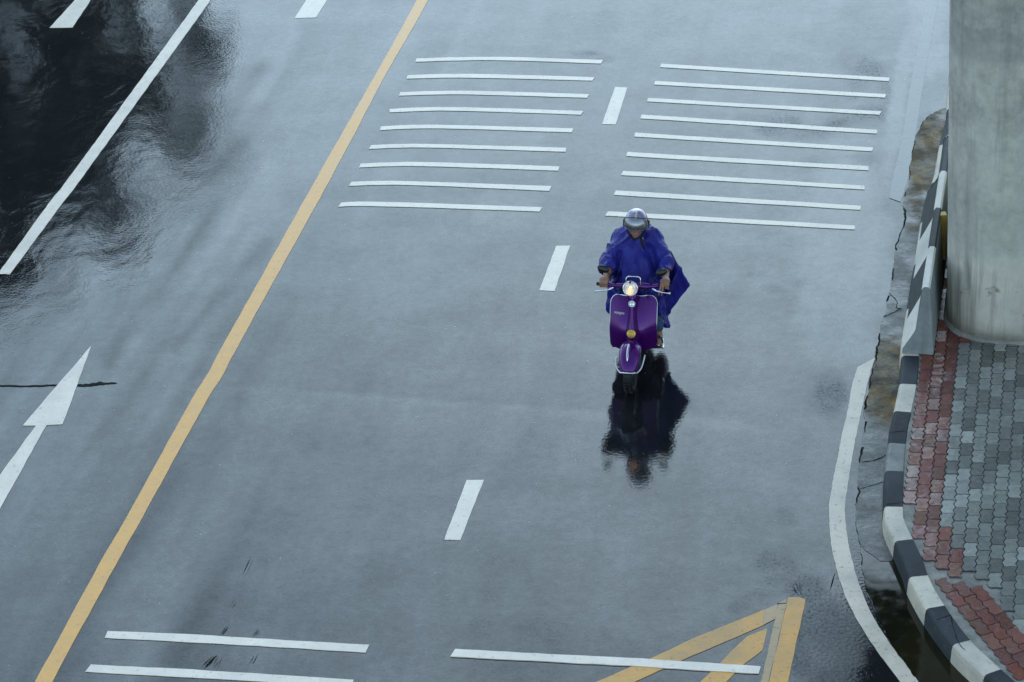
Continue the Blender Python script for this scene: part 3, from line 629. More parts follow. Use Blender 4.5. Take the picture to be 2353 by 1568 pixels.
# broken dark joint between asphalt and gutter
rows = []
for i, p in enumerate(gl):
    w = .008 + .045 * abs(mnoise.noise(p * 2.3)) + .02 * random.random(); p = p + Vector((random.uniform(-.012, .012), 0, 0))
    w *= .42
    if PJ(p)[1] < 420: w *= .5
    if i < 20: w *= i / 20
    n_ = Vector((1, .1, 0)); rows.append([p + n_ * (-.3 * w) + Vector((0, 0, .0085)), p + n_ * w + Vector((0, 0, .0085))])
mb = MB(); run = []
for i, r_ in enumerate(rows):
    keep = mnoise.noise(r_[0] * 3.1) > -.12
    if keep: run.append(r_)
    if (not keep or i == len(rows) - 1) and len(run) > 1: mb.loft(run, open_ring=True)
    if not keep: run = []
tag(mb.build('gutter_joint', M['crack'], smooth=False), kind='structure')
def puddle(name, left, mat, z, jit=.008):
    return tag(strip_to_kerb(name, [p + Vector((random.uniform(-1, 1) * jit, random.uniform(-1, 1) * jit, 0)) for p in spline(left, 5)], mat, z), kind='structure')
puddle('water_dark', [D6(432, 330), D6(440, 440), D6(450, 560), D6(478, 720), D6(545, 880), D6(625, 1050), D6(705, 1230), D6(835, 1400), D6(955, 1560), D6(1190, 1790)], M['water_dark'], .009, .008)

_t = [D6(385, 130), D6(425, 330), D6(470, 395), D6(540, 440), D6(610, 490), D6(700, 492), D6(745, 445), D6(790, 470), D6(770, 380), D6(740, 350), D6(690, 235), D6(655, 130)]
_o = sheet('gutter', _t, M['gutter'], .013, .006, .06); tag(_o, kind='structure')
# kerb with painted segments
seg_marks = [(D5(795, 415), 1), (D5(738, 660), 0), (D5(690, 945), 2), (D5(664, 1195), 0), (D5(660, 1515), 1), (D6(760, 300), 0), (D6(885, 625), 1), (D6(1035, 905), 0), (D6(1280, 1225), 1), (D6(1560, 1495), 0), (D6(1850, 1760), 1)]
def arc(p):
    return float(kerb_sd(np.array([p.x]), np.array([p.y]))[1][0])
cuts = []
for p, c in seg_marks:
    p2 = np.array([p.x, p.y]);  
    # marks were read at kerb-top height
    u_, v_ = PJ((p.x, p.y, 0)); q = G(u_, v_, KZ); cuts.append((arc(q), c))
s_near0 = cuts[0][0]; up_ = []
s_ = s_near0 - .53; c = 0
k = 0
while s_ > 0 and k < 60:
    up_.append((s_, 0 if k % 2 == 0 else 1)); s_ -= .95; k += 1
cuts = [(0, 1)] + up_[::-1] + cuts
def seg_of(s_):
    c = 1
    for a, b_ in cuts:
        if s_ >= a - 1e-4: c = b_
    return c
ss = sorted(set([round(x, 3) for x in np.arange(0, klen[-1], .07)] + [round(a, 3) for a, _ in cuts]))
prof = [(-.028, -KZ - .02), (-.02, -.055), (-.012, -.018), (.002, -.004), (.02, 0), (.145, 0), (.15, -.008), (.15, -KZ - .02)]
mb = MB()
for a, b_ in zip(ss, ss[1:]):
    if b_ - a < .004: continue
    rows = []
    for s_ in (a, b_):
        p, d, n_ = kpt(s_); w = 1 + .03 * mnoise.noise(p * 3); rows.append([p + n_ * (x * w) + Vector((0, 0, z + .0025 * mnoise.noise(p * 6 + Vector((0, 0, x * 20))))) for x, z in prof])
    mb.loft(rows, m=seg_of((a + b_) / 2), open_ring=True)
M['kerb_bare'] = mat_concrete('bare_kerb_concrete', (.28, .28, .25), (.13, .13, .12), 7, rough=.7)
ko = mb.build('kerb', [M['kerb_black'], M['kerb_white'], M['kerb_bare']], smooth=False)
bm = bmesh.new(); bm.from_mesh(ko.data); bmesh.ops.remove_doubles(bm, verts=bm.verts, dist=.0004); bmesh.ops.recalc_face_normals(bm, faces=bm.faces); bm.to_mesh(ko.data); bm.free()
for p in ko.data.polygons: p.use_smooth = False
tag(ko, kind='structure')
# cracks across the kerb near the bottom right
def crack(pts, w, name='kerb_crack'):
    mb = MB(); P = spline(pts, 4); P = [p + Vector((random.uniform(-1, 1), random.uniform(-1, 1), 0)) * w * .6 for p in P]
    mb.tube(P, [w * random.uniform(.2, .65) for _ in P], 5); return tag(mb.build(name, M['crack'], smooth=False), kind='structure')
zc = KZ + .0005
crack([D6(1240, 965, zc), D6(1262, 1080, zc), D6(1285, 1150, zc), D6(1318, 1225, zc), D6(1368, 1285, zc)], .006)
crack([D6(1240, 965, zc), D6(1180, 985, zc), D6(1115, 1005, zc)], .005)
crack([D5(690, 850, zc), D5(760, 846, zc), D5(830, 838, zc)], .005)
crack([D5(655, 1495, zc), D5(740, 1490, zc), D5(800, 1478, zc)], .004)
crack([D4(305, 925, .008), D4(350, 965, .008), D4(372, 1000, .008), D4(362, 1040, .008), D4(398, 1050, .008)], .009, 'gutter_crack')
crack([D4(265, 1110, .008), D4(330, 1085, .008), D4(398, 1050, .008)], .007, 'gutter_crack')
crack([D5(440, 1115, .008), D5(540, 1105, .008), D5(610, 1080, .008), D5(660, 1050, .008)], .007, 'gutter_crack')
crack([D5(415, 1360, .008), D5(520, 1330, .008), D5(640, 1290, .008)], .004, 'gutter_crack')

# mortar bed under the pavers (ends at the kerb's back)
rows = []
for s_ in np.arange(0, klen[-1], .15):
    p, d, n_ = kpt(s_); a = p + n_ * .148; b_ = a + n_ * (.10 + .03 * mnoise.noise(a * 4)); e_ = a + n_ * .5
    rows.append([[Vector((a.x, a.y, KZ - .010 + .006 * mnoise.noise(a * 5))), Vector((b_.x, b_.y, KZ - .009 + .004 * mnoise.noise(a * 7)))], [Vector((b_.x, b_.y, KZ - .013)), Vector((e_.x, e_.y, KZ - .017)), Vector((a.x + 6, a.y + .3, KZ - .017))]])
M['joint'] = M['mortar']
mb = MB(); mb.loft([r_[0] for r_ in rows], open_ring=True); mb.loft([r_[1] for r_ in rows], open_ring=True, m=1)
tag(mb.build('pavement_bed', [M['mortar'], M['joint']], smooth=False), kind='structure')

# interlocking pavers: a single sheet of separate shaped blocks
PWD, PLN = .1125, .217
def paver_field():
    V = []; Fc = []; cols = []; wets = []
    def block(o, ax, ay, i, j, col, wet, half):
        # outline of one block in its own grid: zigzag long sides, wavy short sides
        x0, x1 = i * PWD, (i + 1) * PWD; y0 = j * PLN + (PLN / 2 if half else 0); y1 = y0 + PLN
        A = .0105; per = PLN / 2
        tri = lambda y: A * (2 * abs(2 * ((y / per) % 1) - 1) - 1)
        wav = lambda x: .006 * math.sin(2 * math.pi * x / PWD)
        g = .0034; out = []
        ys = [y0 + PLN * t for t in (0, .25, .5, .75, 1)]
        for t in (0, .25, .5, .75): out.append((x0 + PWD * t, y0 + wav(PWD * t)))
        for y in ys[:-1]: out.append((x1 + tri(y), y))
        for t in (1, .75, .5, .25): out.append((x0 + PWD * t, y1 + wav(PWD * t)))
        for y in ys[:0:-1]: out.append((x0 + tri(y), y))
        # first and last of each side meet at corners
        out[0] = (x0 + tri(y0), y0); out[8] = (x1 + tri(y1), y1); out[4] = (x1 + tri(y0), y0); out[12] = (x0 + tri(y1), y1)
        cx, cy = (x0 + x1) / 2, (y0 + y1) / 2
        tx, ty, dz = random.gauss(0, .010), random.gauss(0, .008), random.gauss(0, .0012)
        n = len(V); m = len(out)
        for ring, (ins, zz) in enumerate(((.0002, -.009), (g, -.0035), (g + .0035, 0))):
            for (x, y) in out:
                kx_ = (x - cx); ky_ = (y - cy); fx = 1 - ins / (PWD / 2); fy = 1 - ins / (PLN / 2)
                X, Y = cx + kx_ * fx, cy + ky_ * fy
                p = o + ax * X + ay * Y
                V.append((p.x, p.y, KZ + .001 + zz + dz + (X - cx) * tx + (Y - cy) * ty))
        for r_ in range(2):
            for q in range(m): Fc.append((n + r_ * m + q, n + r_ * m + (q + 1) % m, n + (r_ + 1) * m + (q + 1) % m, n + (r_ + 1) * m + q)); cols.append((.016, .017, .015) if r_ == 0 else col); wets.append(wet)
        Fc.append(tuple(n + 2 * m + q for q in range(m))); cols.append(col); wets.append(wet)
    def red():
        k_ = random.uniform(.75, 1.25); return (.19 * k_, .052 * k_ * random.uniform(.9, 1.2), .032 * k_ * random.uniform(.9, 1.25))
    def grey():
        r_ = random.random(); k_ = random.choice([.11, .13, .16, .19, .23, .27]) * random.uniform(.85, 1.15); k_ *= 1.15; return (k_ * 1.10, k_ * 1.09, k_ * .92)
    # strip B follows the lower kerb
    pB0 = kpt(arc(D6(1040, 720, KZ)))[0]; pB1 = kpt(arc(D6(1560, 1505, KZ)))[0]
    dB = (pB1 - pB0).normalized(); nB = Vector((-dB.y, dB.x, 0))
    oB = D6(1185, 770, KZ); oB.z = 0
    nstart = 0
    usedB = []
    for i in range(-1, 4):
        for j in range(-2, 26):
            c = oB + nB * ((i + .5) * PWD) + dB * ((j + .5) * PLN + (PLN / 2 if i % 2 else 0))
            sd, al = kerb_sd(np.array([c.x]), np.array([c.y])); u_, v_ = PJ((c.x, c.y, KZ))
            if sd[0] < .15 + .065 or sd[0] > .15 + .42: continue
            if v_ * Q < 2030 + 655 / 2.24: continue
            block(oB, nB, dB, i, j, red(), random.random(), bool(i % 2)); usedB.append((c.x, c.y))
    UB = np.array(usedB)
    # field A is aligned with the lane
    oA = D5(1310, 50, KZ); oA.z = 0; ax, ay = lr, -ld
    for i in range(-4, 30):
        for j in range(-26, 40):
            half = bool(i % 2); c = oA + ax * ((i + .5) * PWD) + ay * ((j + .5) * PLN + (PLN / 2 if half else 0))
            sd, al = kerb_sd(np.array([c.x]), np.array([c.y]))
            u_, v_ = PJ((c.x, c.y, KZ))
            if sd[0] < .15 + .052: continue
            if v_ * Q > 2030 + 610 / 2.24 and sd[0] < .15 + .45: continue
            if len(UB) and np.min((UB[:, 0] - c.x) ** 2 + (UB[:, 1] - c.y) ** 2) < .115 ** 2: continue
            nred = 0 if v_ * Q < 2030 + 120 / 2.24 else (1 if v_ * Q < 2030 + 320 / 2.24 else 2)
            isred = i < nred + (0 if j > -1 else 1)
            if v_ * Q > 2030 + 610 / 2.24: isred = False
            block(oA, ax, ay, i, j, red() if isred else grey(), random.random(), half)
    o = mk('pavement', V, Fc, M['paver'], smooth=False)
    me = o.data
    ca = me.color_attributes.new('Col', 'FLOAT_COLOR', 'CORNER'); wa = me.attributes.new('wet', 'FLOAT', 'FACE')
    cc = []
    for p, c in zip(me.polygons, cols): cc += [*c, 1.0] * p.loop_total
    ca.data.foreach_set('color', cc); wa.data.foreach_set('value', wets)
    return tag(o, kind='structure')
paver_field()

# ------------------------------------------------------------------ pier and the deck it carries
def rounded_rect(w, d, r, n=10):
    out = []
    for cx, cy, a0 in ((w / 2 - r, d / 2 - r, 0), (-w / 2 + r, d / 2 - r, 90), (-w / 2 + r, -d / 2 + r, 180), (w / 2 - r, -d / 2 + r, 270)):
        for i in range(n + 1):
            a = R(a0 + 90 * i / n); out.append((cx + r * math.cos(a), cy + r * math.sin(a)))
    return out
pierL = G(2176, 724, KZ)                       # left silhouette at its foot
PIW, PID, PIR = 2.6, 2.4, .48
pc = pierL + lr * (PIW / 2) + ld * (PID / 2 - PIR)
pier = empty('viaduct_pier', (pc.x, pc.y, KZ - .02), -LANE)
tag(pier, 'massive round cornered grey concrete pier with rain stains, rising from the paved corner', 'pier')
mb = MB(); rings = []
for z in np.linspace(0, 10.5, 44):
    fl2 = 1 + .0  ; grow = .032 * z
    rings.append([Vector((x * (1 + 2 * grow / PIW), y * (1 + 2 * grow / PIW) , z)) for x, y in rounded_rect(PIW, PID, PIR)])
mb.loft(rings); mb.build('shaft', M['pier'], pier)
mb = MB(); rings = []
for z, e in ((-.03, .045), (.03, .035), (.045, .010), (.05, -.02)):
    rings.append([Vector((x * (1 + 2 * e / PIW) + .012 * mnoise.noise(Vector((x * 4, y * 4, 1))), y * (1 + 2 * e / PID) + .02 * mnoise.noise(Vector((x * 5, y * 5, 3))), z)) for x, y in rounded_rect(PIW, PID, PIR, 16)])
mb.loft(rings); mb.build('mortar_skirt', M['mortar'], pier)
deck = empty('viaduct_deck', (pc.x, pc.y, 10.5 + KZ - .02), -LANE)
tag(deck, 'grey concrete viaduct deck carried overhead by the pier, seen only mirrored dark in puddles', 'viaduct')
_dc = Vector((5.05 - pc.x, 35.4 - pc.y, 0)); DX, DY = _dc.dot(lr), _dc.dot(ld)
mb = MB()
mb.loft([[Vector((x, y, z)) for x, z in ((DX, .0), (DX, 1.5), (9, 1.5), (9, .55), (2, 0), (-1.6, 0))] for y in (-1.3, DY)])
mb.build('girder', M['deck'], deck, smooth=False)
mb = MB()
mb.box((DX + .1, (DY - 1.3) / 2, 1.9), (.18, DY + 1.3, .8))
mb.build('parapet', M['deck'], deck, smooth=False)

# ------------------------------------------------------------------ concrete barriers beside the pier
def barrier(name, near, dirv, L, label, group, stripes):
    """near: kerb-top point of the foot's road-side corner; dirv: along it, away; profile leans in from the road side"""
    dirv = Vector(dirv).normalized(); nv = Vector((dirv.y, -dirv.x, 0))          # towards the pier
    root = empty(name, near)
    prof = [(0, 0), (.006, .05), (.115, .24), (.125, .27), (.165, .70), (.185, .73), (.225, .73), (.24, .715), (.30, .0)]
    Pt = lambda t, x, z: dirv * t + nv * x + Vector((0, 0, z))
    mb = MB(); ts = np.linspace(0, L, 16)
    mb.loft([[Pt(t, x, z) for x, z in prof] for t in ts])
    o = mb.build('block', M['barrier'], root, smooth=False); mod(o, 'BEVEL', width=.006, segments=2, limit_method='ANGLE')
    # painted stripes: thin coats on the road-side face and top, slanted on the face
    e = .0025; n = len(stripes); sl = L / n
    for i, c in enumerate(stripes):
        m2 = MB(); rows = []
        for (x, z), off in (((0 - e, .0), -.60), ((.006 - e, .05), -.50), ((.115 - e, .24 + e), -.30), ((.125 - e, .27), -.27), ((.165 - e, .70), 0), ((.185, .73 + e), 0), ((.225, .73 + e), 0), ((.242, .712), 0)):
            a = min(L, max(0, i * sl + off * .5 * 1.0)); b_ = min(L, max(0, (i + 1) * sl + off * .5))
            if i == n - 1: b_ = L
            rows.append([Pt(a + (b_ - a) * t, x, z) for t in (0, .5, 1)])
        m2.loft(rows, open_ring=True); m2.build('painted_stripe', M['bwhite'] if c else M['bblack'], root, smooth=False)
    return tag(root, label, 'barrier', group)
bz = KZ + .001
bn = D4(407, 1398, bz)
bf = D4(600, 178, bz)
BL = (bf - bn).length; bdir = (bf - bn)
bdir2 = Vector((.52, .85, 0)).normalized()
barrier('concrete_barrier', bn, bdir, BL, 'black and white striped concrete barrier standing on the kerb beside the pier, nearest', 'striped barriers beside the pier', [1, 0, 1, 0])
barrier('concrete_barrier', bf + bdir.normalized() * .03, bdir2, 1.3, 'far striped concrete barrier turning behind the pier', 'striped barriers beside the pier', [1, 0, 1, 0])
# yellow post in the gap
yp = D4(752, 1010, KZ)
yb = empty('yellow_post', yp + Vector((.02, .55, 0)))
tag(yb, 'yellow and black post squeezed between the striped barrier and the pier', 'post')
mb = MB(); mb.box((0, 0, .11), (.09, .09, .22)); mb.build('black_base', M['bblack'], yb, smooth=False)
mb = MB(); mb.box((0, 0, .47), (.088, .088, .5)); o = mb.build('yellow_band', M['byellow'], yb, smooth=False); mod(o, 'BEVEL', width=.008, segments=2)

# ------------------------------------------------------------------ dark marks on the road
def scuff(pts, widths, name='road_crack', z=.0035, mat=None, into=None):
    P = spline(pts, 8); W_ = np.interp(np.linspace(0, 1, len(P)), np.linspace(0, 1, len(widths)), widths); rows = []
    for p, w in zip(P, W_):
        w1, w2 = w * random.uniform(.3, 1), w * random.uniform(.3, 1); rows.append([Vector((p.x, p.y - w1, z)), Vector((p.x, p.y + w2, z))])
    if into is not None: into.loft(rows, open_ring=True); return
    mb = MB(); mb.loft(rows, open_ring=True); return tag(mb.build(name, mat or M['tar'], smooth=False), kind='structure')
scuff([G(-40, 886), G(60, 888), G(130, 886), G(190, 886), G(225, 883), G(270, 881)], [.018, .02, .016, .03, .05, .002])

sm_ = MB()
for x0, y0, x1, y1, w in ((575, 1288, 562, 1316, .022), (540, 1375, 533, 1395, .012), (520, 1440, 507, 1458, .02), (497, 1510, 470, 1535, .026), (508, 1512, 496, 1534, .016), (596, 1450, 584, 1462, .012), (588, 1505, 575, 1530, .014), (1830, 1342, 1838, 1366, .03), (1822, 1352, 1830, 1364, .02), (1917, 1318, 1908, 1352, .03)):
    for q_ in range(4):
        dx, dy = random.uniform(-6, 6), random.uniform(-5, 5); scuff([G(x0 + dx, y0 + dy), G((x0 + x1) / 2 + dx + random.uniform(-3, 3), (y0 + y1) / 2 + dy), G(x1 + dx, y1 + dy)], [.002, w * random.uniform(.25, .8), .002], into=sm_)
tag(sm_.build('road_scuff_marks', M['tar'], smooth=False), kind='structure')
# ------------------------------------------------------------------ trees that the upper left of the road mirrors
def tree(x, y, H, crown_r, label, seed, dens=90):
    r_ = random.Random(seed); root = empty('street_tree', (x, y, -.03))
    tag(root, label, 'tree', 'trees beyond the frame mirrored in the road')
    mb = MB(); th = H * .42
    mb.tube([(0, 0, -.1), (.1, .05, th * .5), (.0, .1, th)], [.26, .2, .15], 10)
    ends = []
    for k_ in range(9):
        a = 2 * math.pi * k_ / 9 + r_.uniform(-.3, .3); rr = crown_r * r_.uniform(.35, .8); z = th + (H - th) * r_.uniform(.3, .8)
        mb.tube([(0, .1, th * r_.uniform(.7, 1)), (rr * .4 * math.cos(a), rr * .4 * math.sin(a), th + (z - th) * .6), (rr * math.cos(a), rr * math.sin(a), z)], [.11, .07, .03], 6); ends.append((rr * math.cos(a), rr * math.sin(a), z))
    mb.build('trunk', M['bark'], root)
    V = []; Fc = []; cl = []
    for k_ in range(17):
        a = r_.uniform(0, 2 * math.pi); q = math.sqrt(r_.random()); z = r_.uniform(-1, 1); w = math.sqrt(max(0, 1 - z * z))
        cl.append((crown_r * .85 * q * w * math.cos(a), crown_r * .85 * q * w * math.sin(a), th + (H - th) * (.5 + .42 * z), r_.uniform(.5, 1.15)))
    for (cx, cy, cz) in ends: cl.append((cx, cy, cz, .9))
    for (cx, cy, cz, cr) in cl:
        for _ in range(dens):
            d = Vector((r_.gauss(0, 1), r_.gauss(0, 1), r_.gauss(0, .75))) * (cr * .5); s_ = r_.uniform(.13, .26)
            u_ = Vector((r_.gauss(0, 1), r_.gauss(0, 1), r_.gauss(0, 1))).normalized(); w = u_.orthogonal().normalized() * s_; u_ = u_ * s_ * 1.7
            p = Vector((cx, cy, cz)) + d; n = len(V); V += [p - u_, p + w, p + u_, p - w]; Fc.append((n, n + 1, n + 2, n + 3))
    mk('crown', V, Fc, M['leaf'], root, smooth=False)
tree(-10.0, 49.0, 12.4, 3.0, 'leafy tree beyond the top edge, mirrored dark under the long white line', 1, 42)
tree(-13.8, 47.0, 12.6, 3.5, 'leafy tree beyond the top left corner, mirrored dark left of the white line', 2, 34)
tree(-7.6, 51.0, 12.6, 2.7, 'thin crowned tree beyond the top edge, mirrored faintly between the white and yellow lines', 5, 16)
tree(-15.8, 54.0, 14.2, 4.2, 'tallest leafy tree beyond the top left corner, mirrored in the wet road', 3, 34)
tree(-10.5, 57.0, 13.8, 3.6, 'leafy tree standing behind the others beyond the top left corner', 4, 36)

# ------------------------------------------------------------------ scooter
SC = G(1450, 897); SYAW = -R(8.5)
scoot = empty('motor_scooter', (SC.x, SC.y, 0), SYAW)
tag(scoot, 'vintage purple motor scooter with chrome trim and lit round headlamp, ridden towards the camera', 'scooter')
def wheel(name, y):
    w = empty(name, (0, y, .214)); w.parent = scoot
    mb = MB(); prof = [(-.038, .145), (-.046, .17), (-.044, .195), (-.030, .210), (0, .214), (.030, .210), (.044, .195), (.046, .17), (.038, .145)]
    mb.lathe(prof, (0, 0, 0), (1, 0, 0), 40, caps=False)
    for k_ in range(36):
        a = 2 * math.pi * k_ / 36
        for sx in (-.02, .02): mb.box((sx, .2125 * math.cos(a), .2125 * math.sin(a)), (.022, .012, .012), Matrix.Rotation(a - math.pi / 2, 3, 'X'))
    mb.build('tyre', M['rubber'], w)
    mb = MB(); mb.lathe([(-.036, .147), (-.034, .135), (-.02, .125), (-.01, .07), (-.03, .05), (-.03, .001)], (0, 0, 0), (1, 0, 0), 32)
    mb.lathe([(.036, .147), (.034, .135), (.02, .125), (.014, .07), (.045, .055), (.05, .02), (.05, .001)], (0, 0, 0), (1, 0, 0), 32)
    mb.build('rim', M['rim'], w); return w
fw = wheel('front_wheel', 0); fw.rotation_euler = (0, 0, R(-4)); wheel('rear_wheel', 1.2)
# suspension link
mb = MB(); mb.tube([(.0, .10, .45), (.075, .06, .34), (.085, .02, .24), (.06, 0, .214)], [.025, .024, .022, .03], 10); mb.tube([(-.05, 0, .214), (-.075, 0, .214)], .028, 10)
mb.tube([(-.075, .02, .33), (-.075, .0, .23)], .018, 8); mb.build('suspension', M['dark'], scoot)
mb = MB(); mb.tube([(-.05, -.01, .24), (-.11, -.01, .255), (-.13, -.01, .255)], [.006, .006, .009], 8); mb.build('axle_bolt', M['steel'], scoot)
# front fender: shell over the wheel
def fender():
    rows = []
    for i in range(19):
        a = R(-62 + 150 * i / 18)                # angle from the vertical, negative = forwards
        rr = .285 + .03 * math.cos(a * .9); hw = .105 * (1 - .35 * max(0, (-a - .35)) ** 1.5) * (1 if a < .6 else 1 - .25 * (a - .6))
        row = []
        for j in range(13):
            t = -1 + 2 * j / 12; b_ = abs(t) ** 2.2
            rad = rr - .075 * b_ - .014 * (1 - abs(t)) * 0; ridge = .006 * math.exp(-(t / .12) ** 2)
            row.append(Vector((hw * math.sin(t * 1.35) / math.sin(1.35), math.sin(a) * (rad + ridge) * .93, .205 + math.cos(a) * (rad + ridge) * .98)))
        rows.append(row)
    mb = MB(); mb.loft(rows, open_ring=True); o = mb.build('front_fender', M['purple'], scoot); mod(o, 'SOLIDIFY', thickness=.004); mod(o, 'SUBSURF', levels=1, render_levels=1)
    return o, rows
fen, frows = fender()
mb = MB(); front = frows[0]
pts = [frows[5][0] + Vector((-.02, .0, -.02))] + [frows[2][0] + Vector((-.022, -.005, -.025))] + [p + Vector((0, -.016, -.004)) for p in frows[0][1:-1]] + [frows[2][-1] + Vector((.022, -.005, -.025)), frows[5][-1] + Vector((.04, .0, .01))]
mb.tube(spline(pts, 4), .0085, 10); mb.build('fender_bumper', M['chrome'], fen)
mb = MB(); rows = [r_[6] for r_ in frows[2:9]]
mb.tube([p + (p - Vector((0, 0, .2))).normalized() * .004 + Vector((-.012, 0, 0)) for p in rows], [.004, .011, .013, .012, .010, .007, .002], 8); mb.build('fender_ornament', M['chrome'], fen)
# leg shield
LSB, LST, LHW = .285, .812, .222
def shield_pt(u, v):
    """u -1..1 across, v 0..1 up"""
    z = LSB + (LST - LSB) * v; rt = .10; hw = LHW * (1 - .012 * (v - .5)); zt = LST - z
    if zt < rt: hw = LHW - rt + math.sqrt(max(0, rt * rt - (rt - zt) ** 2))
    rb = .03; zb = z - LSB
    if zb < rb: hw = hw - rb + math.sqrt(max(0, rb * rb - (rb - zb) ** 2))
    x = hw * u; y = .222 + .36 * max(0, v - .38) ** 1.5 + .17 * max(0, .45 - v) ** 1.35 + .085 * abs(x / LHW) ** 2.2 - .012 * math.exp(-((abs(x) - .10) / .06) ** 2)
    return Vector((x, y, z))
vs = [0, .012, .03, .06, .12, .2, .3, .4, .5, .6, .7, .78, .84, .88, .92, .95, .975, .99, 1]
us = [-1, -.96, -.9] + [(-.8 + .1 * i) for i in range(17)] + [.9, .96, 1]
mb = MB(); mb.loft([[shield_pt(u, v) for u in us] for v in vs], open_ring=True); shield = mb.build('leg_shield', M['purple'], scoot); mod(shield, 'SOLIDIFY', thickness=.012, offset=0)
edge = [shield_pt(-1, v) for v in vs[1:]] + [shield_pt(u, 1) for u in us[1:-1]] + [shield_pt(1, v) for v in vs[:0:-1]]
mb = MB(); mb.tube(edge, .0068, 8); mb.build('shield_trim', M['chrome'], shield)
mb = MB(); mb.tube(spline([shield_pt(1, .05) + Vector((.012, 0, -.01)), (.265, .42, .24), (.27, .5, .20), (.255, .62, .22)], 5), .0085, 8); mb.build('floor_trim', M['chrome'], shield)
# lettering badge on the shield
def text_mesh(s_, size, ext, shear=.25):
    c = bpy.data.curves.new('t', 'FONT'); c.body = s_; c.size = size; c.extrude = ext; c.shear = shear; c.align_x = 'CENTER'; c.offset = .0004
    o = bpy.data.objects.new('t', c); COL.objects.link(o); dg = bpy.context.evaluated_depsgraph_get(); me = bpy.data.meshes.new_from_object(o.evaluated_get(dg)); bpy.data.objects.remove(o); return me
me = text_mesh('vespa', .047, .003); me.materials.append(M['rim']); tb = bpy.data.objects.new('badge_lettering', me); COL.objects.link(tb); tb.parent = shield
tp = shield_pt(-.60, .735); tb.location = tp + Vector((0, -.016, -.012)); tb.rotation_euler = (R(74), 0, R(-15))
# steering column cover, horn grille, emblem
rows = []
for z, hw, y in ((.275, .05, .20), (.36, .06, .155), (.44, .062, .125), (.50, .058, .112), (.56, .052, .118), (.60, .043, .138), (.66, .034, .170), (.74, .032, .205), (.82, .036, .235), (.90, .040, .262)):
    yb_ = shield_pt(0, max(0, min(1, (z - LSB) / (LST - LSB)))).y + .015
    rows.append([Vector((hw * 1.5 * math.cos(a) if abs(math.cos(a)) > .99 else hw * math.cos(a), y + (yb_ - y) * (1 - math.sin(a)) ** 1.0, z)) for a in [math.pi * k_ / 12 for k_ in range(13)]])
mb = MB(); mb.loft(rows, open_ring=True); colm = mb.build('steering_cover', M['purple'], scoot); mod(colm, 'SUBSURF', levels=1, render_levels=1)
hx = Vector((0, .108, .555)); hax = Vector((0, -.94, .28)).normalized()
mb = MB(); mb.lathe([(-.02, .044), (.004, .044), (.008, .041), (.010, .036)], hx, hax, 28); horn = mb.build('horn_grille', M['gold'], scoot)
mb = MB(); hu = hax.cross(Vector((1, 0, 0))).normalized(); hm = Matrix((Vector((1, 0, 0)), hu, hax)).transposed()
for k_ in range(-3, 4):
    w = 2 * math.sqrt(max(0, .032 ** 2 - (k_ * .0088) ** 2)); mb.box(hx + hax * .0105 + hu * (k_ * .0088), (w, .0034, .003), hm)
mb.build('grille_slots', M['black'], horn, smooth=False)
mb = MB(); ec = Vector((0, .222, .818)); eax = Vector((0, -.93, .36)).normalized(); eu = eax.cross(Vector((1, 0, 0))).normalized()
mb.lathe([(0, .030), (.006, .028), (.010, .016), (.012, .001)], ec, eax, 18)
for k_ in range(14):                                # mane
    a = 2 * math.pi * k_ / 14; mb.ell(ec + eax * .006 + (Vector((1, 0, 0)) * math.cos(a) + eu * math.sin(a)) * .027, (.0085, .0085, .0085), n=8, k=6)
for dx, dy, r_ in ((-.009, .006, .005), (.009, .006, .005), (0, -.004, .007), (0, -.014, .006)): mb.ell(ec + eax * .012 + Vector((1, 0, 0)) * dx + eu * dy, (r_, r_, r_), n=8, k=6)
mb.build('lion_emblem', M['chrome'], scoot)
# handlebar with headlamp housing
bar_ = empty('handlebar', (0, 0, 0)); bar_.parent = scoot
HY, HZ = .365, .935
mb = MB(); mb.tube(spline([(-.24, HY + .015, HZ + .003), (-.16, HY, HZ), (-.07, HY - .01, HZ + .01), (0, HY - .015, HZ + .012), (.07, HY - .01, HZ + .01), (.16, HY, HZ), (.24, HY + .015, HZ + .003)], 5), [.019] * 5 + [.022] * 5 + [.034] * 5 + [.036] * 5 + [.034] * 5 + [.022] * 5 + [.019], 14)
hl = Vector((-.012, .215, .985)); lax = Vector((0, -.985, .17)).normalized()
mb.lathe([(-.155, .03), (-.14, .048), (-.09, .064), (-.03, .070), (-.004, .071)], hl, lax, 28, caps=False); mb.tube([(0, .36, .93), (0, .30, .86), (0, .27, .80)], [.045, .040, .036], 14)
mb.build('bar_cover', M['purple'], bar_)
lamp = empty('headlamp', (0, 0, 0)); lamp.parent = bar_
mb = MB(); mb.lathe([(-.012, .072), (-.004, .0755), (.006, .0745), (.012, .068), (.010, .0625), (-.002, .062)], hl, lax, 36, caps=False); mb.build('lamp_rim', M['chrome'], lamp)
mb = MB(); mb.lathe([(-.055, .008), (-.05, .02), (-.035, .04), (-.018, .054), (.0, .062)], hl, lax, 32, caps=False); mb.build('lamp_reflector', M['reflector'], lamp)
mb = MB(); mb.lathe([(.002, .062), (.008, .055), (.014, .035), (.017, .012), (.0172, .0005)], hl, lax, 32, caps=False); mb.build('lamp_lens', M['lens'], lamp)
mb = MB(); mb.ell(hl + lax * -.022 + Vector((0, 0, .008)), (.011, .011, .011), n=12, k=8); mb.build('lamp_bulb', M['bulb'], lamp)
mb = MB(); mb.box(hl + lax * .012 + Vector((0, 0, .072)), (.02, .02, .014)); mb.build('lamp_clip', M['chrome'], lamp, smooth=False)
